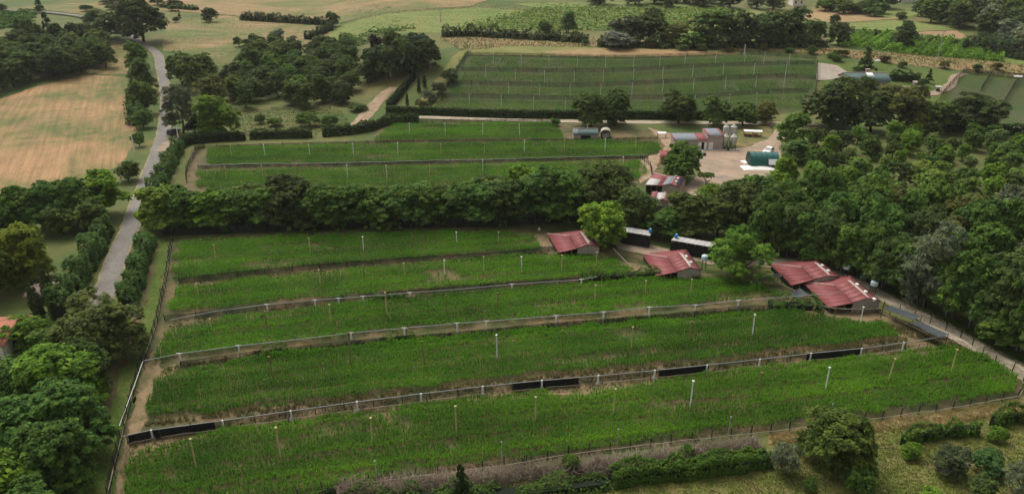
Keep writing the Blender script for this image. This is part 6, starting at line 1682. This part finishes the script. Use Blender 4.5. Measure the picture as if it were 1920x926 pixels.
corr('roof_slope', Vector((-.4, 3.6, 4.35)), Vector((5.7, 3.6, 4.35)), Vector((5.7, 7.4, 2.95)), Vector((-.4, 7.4, 2.95)), M_terracotta, t, O0)
fr = MB().box(5.36, 5.40, 2.0, 3.0, 1.0, 2.1).build('window', M_darkpost, t); MB().box(5.401, 5.42, 2.1, 2.9, 1.08, 2.02).build('pane', M_glass, fr)
fr = MB().box(5.36, 5.40, 4.4, 5.3, 0.0, 2.0).build('door', M_brownpole, t); MB().box(5.401, 5.44, 4.5, 4.56, 0.95, 1.1).build('handle', M_silver, fr)
p = G(135, 612); t = thing('gate_pillar', 'pale square gate pillar left of the round olive-green tree', 'pillar', p, .3)
MB().box(-.9, .9, -.25, .25, 0, 1.0).build('shaft', M_render, t); MB().prism([(-1, -.33, 1.1), (1, -.33, 1.1), (1, .33, 1.1), (-1, .33, 1.1)], .1).build('coping', M_cement, t)

# green-roofed barn on the right
p = G(1590, 166); s = S(p); t = thing('green_barn', 'barn with a wide grey-green metal roof behind the large dark trees', 'barn', p, -.02)
W_ = 76 / s; D_ = 9.0
w_ = MB()
for x in (0, W_):
    wallq(w_, (x, .1), (x, D_ / 2), 2.4, 3.9, -.2, .2); wallq(w_, (x, D_ / 2), (x, D_ - .1), 3.9, 2.4, -.2, .2)
wallq(w_, (0, 0), (W_, 0), 2.4, 2.4, -.2, .2); wallq(w_, (0, D_), (W_, D_), 2.4, 2.4, -.2, .2); w_.build('wall', M_block, t)
corr('roof_slope', Vector((-.4, D_ / 2, 4.05)), Vector((W_ + .4, D_ / 2, 4.05)), Vector((W_ + .4, -.5, 2.35)), Vector((-.4, -.5, 2.35)), M_greenroof, t, O0)
corr('roof_slope', Vector((-.4, D_ / 2, 4.05)), Vector((W_ + .4, D_ / 2, 4.05)), Vector((W_ + .4, D_ + .5, 2.35)), Vector((-.4, D_ + .5, 2.35)), M_greenroof, t, O0)
corr('skylight', Vector((W_ * .52, D_ / 2, 4.14)), Vector((W_ * .68, D_ / 2, 4.14)), Vector((W_ * .68, D_ * .24, 3.32)), Vector((W_ * .52, D_ * .24, 3.32)), M_white, t, O0, amp=.02)
ch = MB().box(W_ * .55, W_ * .62, D_ / 2 + .5, D_ / 2 + 1.3, 3.0, 4.9).build('chimney', M_concrete, t); MB().box(W_ * .53, W_ * .64, D_ / 2 + .4, D_ / 2 + 1.4, 4.903, 5.05).build('cap', M_ridge, ch)
MB().path([Vector((-.4, D_ / 2, 4.12)), Vector((W_ + .4, D_ / 2, 4.12))], .1).build('ridge_cap', M_ridge, t)
wb = MB().box(-1.0, -.42, -.3, 3.2, 2.0, 2.1).build('awning', M_white, t)
def panel_stand(px, lab, rz=.4):
    p = G(*px); t = thing('solar_stand', lab, 'solar panel', p, rz)
    MB().tube((0, 0, 0), (0, 0, 2.4), .06).build('post', M_greypole, t)
    MB().prism([(-1.2, -.5, 2.3), (1.2, -.5, 2.3), (1.2, .5, 2.75), (-1.2, .5, 2.75)], .06).build('panel', M_lightgrey, t)
panel_stand((1642, 128), 'small panel on a post behind the green-roofed barn')
panel_stand((1905, 158), 'small bluish panel on a post at the far right pens', -.3)
# small covered feeder on the lawn
p = G(1758, 172); t = thing('covered_feeder', 'little green feeder with a grey roof on the lawn inside the dirt track loop', 'feeder', p)
MB().prism([(-1.0, -.6, 1.5), (1.0, -.6, 1.5), (1.0, .6, 1.75), (-1.0, .6, 1.75)], .08).build('roof', M_lightgrey, t)
for x in (-.85, .85):
    for y in (-.45, .45): MB().tube((x, y, 0), (x, y, 1.48), .05).build('leg', M_brownpole, t)
MB().lathe([(.5, .05), (.55, .5), (.5, .85)], 12).build('tub', M_darkgreen, t); MB().lathe([(.22, .855), (.2, 1.1)], 10).build('feed', M_tan, t)
p = G(1715, 160); t = thing('stone_well', 'small pale well-like box beside the dirt track loop', 'well', p)
MB().box(-.6, .6, -.5, .5, 0, .7).build('body', M_concrete, t); MB().prism([(-.7, -.6, 1.0), (.7, -.6, 1.0), (.7, .6, 1.25), (-.7, .6, 1.25)], .1).build('roof', M_pale, t)
for x in (-.55, .55): MB().tube((x, 0, .7), (x, 0, 1.05), .06).build('post', M_pale, t)
# long low shed at the right edge
p = G(1866, 250); t = thing('low_grey_shed', 'low shed with a flat grey-blue roof at the right edge behind the orchard', 'shed', p, -.12)
w_ = MB()
for a, b in (((.1, .1), (6.9, .1)), ((6.9, .1), (6.9, 2.2)), ((.1, 2.2), (6.9, 2.2)), ((.1, .1), (.1, 2.2))): wallq(w_, a, b, 1.3, 1.3, -.1, .12)
w_.build('wall', M_block, t)
for i in range(4): MB().prism([(i * 1.75 + .01, -.1, 1.42), (i * 1.75 + 1.74, -.1, 1.42), (i * 1.75 + 1.74, 2.5, 1.62), (i * 1.75 + .01, 2.5, 1.62)], .06).build('roof_sheet', M_lightgrey, t)

# far houses
def far_house(px, w, d, h, rise, wallm, roofm, label, rz=0.0, wins=3):
    p = G(*px); t = thing('far_house', label, 'house', p, rz)
    w_ = MB()
    wallq(w_, (0, 0), (w, 0), h, h, -.5, .3); wallq(w_, (0, d), (w, d), h, h, -.5, .3)
    for x in (.15, w - .15):
        wallq(w_, (x, .15), (x, d / 2), h, h + rise, -.5, .3); wallq(w_, (x, d / 2), (x, d - .15), h + rise, h, -.5, .3)
    w_.build('wall', wallm, t)
    corr('roof_slope', Vector((-.5, d / 2, h + rise + .1)), Vector((w + .5, d / 2, h + rise + .1)), Vector((w + .5, -.6, h - .1)), Vector((-.5, -.6, h - .1)), roofm, t, O0, pitch=.8)
    corr('roof_slope', Vector((-.5, d / 2, h + rise + .1)), Vector((w + .5, d / 2, h + rise + .1)), Vector((w + .5, d + .6, h - .1)), Vector((-.5, d + .6, h - .1)), roofm, t, O0, pitch=.8)
    for i in range(wins):
        x = w * (i + .5) / wins
        f = MB().box(x - .6, x + .6, -.2, -.155, h * .35, h * .75).build('window', M_white, t); MB().box(x - .5, x + .5, -.215, -.203, h * .38, h * .72).build('pane', M_glass, f)
far_house((1546, 18), 5, 8, 7, 1.5, M_orange, M_terracotta, 'tall narrow orange house at the top edge', 0, 2)
far_house((1556, 12), 12, 8, 4, 1.5, M_orange, M_terracotta, 'house with a red roof at the top edge right of the orange one', 0, 4)
far_house((1486, 12), 6, 7, 3.5, 1.5, M_render, M_terracotta, 'pale house at the top edge left of the orange one', 0, 2)
far_house((1690, 6), 8, 7, 3.5, 1.2, M_render, M_lightgrey, 'far shed with a pale roof at the top edge', 0, 3)
far_house((1850, 6), 14, 8, 4, 1.2, M_render, M_greyroof, 'far grey-roofed house in the trees at the top right', 0, 4)

# loose things round the lower pens
def bar(name, label, cat, a, b, ha, hb, r, mat):
    A, B = G(*a, ha), G(*b, hb)
    o0 = Vector((A.x, A.y, t1(A.x, A.y)))
    t = thing(name, label, cat, o0)
    MB().path([A - o0, A.lerp(B, .5) - o0 - Vector((0, 0, .03)), B - o0], r, 7).build('bar', mat, t)
    for q in (A, B):
        g = t1(q.x, q.y)
        MB().tube((q.x - o0.x, q.y - o0.y, g - o0.z - .05), (q.x - o0.x, q.y - o0.y, q.z - o0.z), r * .9, r * .8, 6).build('post', M_darkpost, t)
bar('handrail', 'long white rail along the left net fence of the lower pens', 'rail', (218, 813), (268, 677), 1.3, 1.3, .035, M_whitepole)
bar('leaning_pole', 'long pale pole propped across the bare yard between the two left barns', 'pole', (1150, 466), (1200, 517), 1.5, .15, .06, M_rail)
bar('handrail', 'pale rail at the bottom left corner of the lower pens', 'rail', (203, 918), (212, 880), 1.0, 1.1, .04, M_rail)
for px, lab in (((1165, 500), 'small white drinker on the bare ground right of the leftmost red barn'), ((1408, 532), 'small white drinker behind the pen left of the twin barns'), ((1011, 431), 'small white drinker left of the leftmost red barn'), ((1205, 305), 'small white drinker on the bare ground at the end of the upper pens')):
    t = thing('drinker', lab, 'drinker', G(*px))
    MB().lathe([(.24, 0), (.24, .06), (.17, .08), (.17, .36), (.06, .44)], 12).build('bell', M_white, t); MB().lathe([(.05, .442), (.05, .5)], 8).build('knob', M_redroof, t)

# ------------------------------------------------------------------ utility poles
def upole(x, yt, yb, lab, mat=M_greypole, arm=True):
    p = G(x, yb); h = (yb - yt) / S(p) / vscale(p)
    t = thing('utility_pole', lab, 'pole', p, random.uniform(-.4, .4), 'utility poles')
    MB().tube((0, 0, -.2), (0, 0, h), .16, .09, 8).build('shaft', mat, t)
    if arm:
        a = MB().box(-.8, .8, -.06, .06, h - .5, h - .38).build('crossarm', mat, t)
        for k in (-.7, 0, .7): MB().tube((k, 0, h - .377), (k, 0, h - .15), .05, .04, 6).build('insulator', M_white, a)
upole(1758, 60, 113, 'tall grey utility pole in front of the top right vineyard')
upole(826, 15, 43, 'pale utility pole in the far green meadow')
upole(695, 62, 90, 'utility pole behind the purple tree')
upole(1501, 6, 20, 'utility pole near the orange house')
upole(1731, 3, 21, 'utility pole at the edge of the top right wood')
upole(1703, 74, 89, 'short pole in front of the oval vineyard tree', arm=False)
upole(1395, 84, 104, 'pale pole at the top right of the hill field', M_whitepole, False)
upole(253, 252, 287, 'pale pole leaning beside the road at the tan field', M_whitepole, False)
upole(190, 396, 425, 'pale concrete pole at the top of the tall left hedge', M_whitepole, False)
upole(335, 238, 262, 'pole with a crossarm at the road bend by the clipped hedge', M_whitepole)
upole(789, 178, 206, 'grey pole at the corner of the long clipped hedge', arm=False)

# ------------------------------------------------------------------ haze in the air over the whole place
m = bpy.data.materials.new('haze'); m.use_nodes = True
nt = m.node_tree; nt.nodes.remove(nt.nodes['Principled BSDF'])
pv = nt.nodes.new('ShaderNodeVolumePrincipled')
pv.inputs['Color'].default_value = (0.92, 0.92, 0.90, 1)
pv.inputs['Density'].default_value = 0.00009
pv.inputs['Anisotropy'].default_value = 0.2
nt.links.new(pv.outputs[0], nt.nodes['Material Output'].inputs['Volume'])
hz = MB().box(-1900, 1900, -60, 2200, -1.5, 62).build('haze', m)
hz['kind'] = 'stuff'
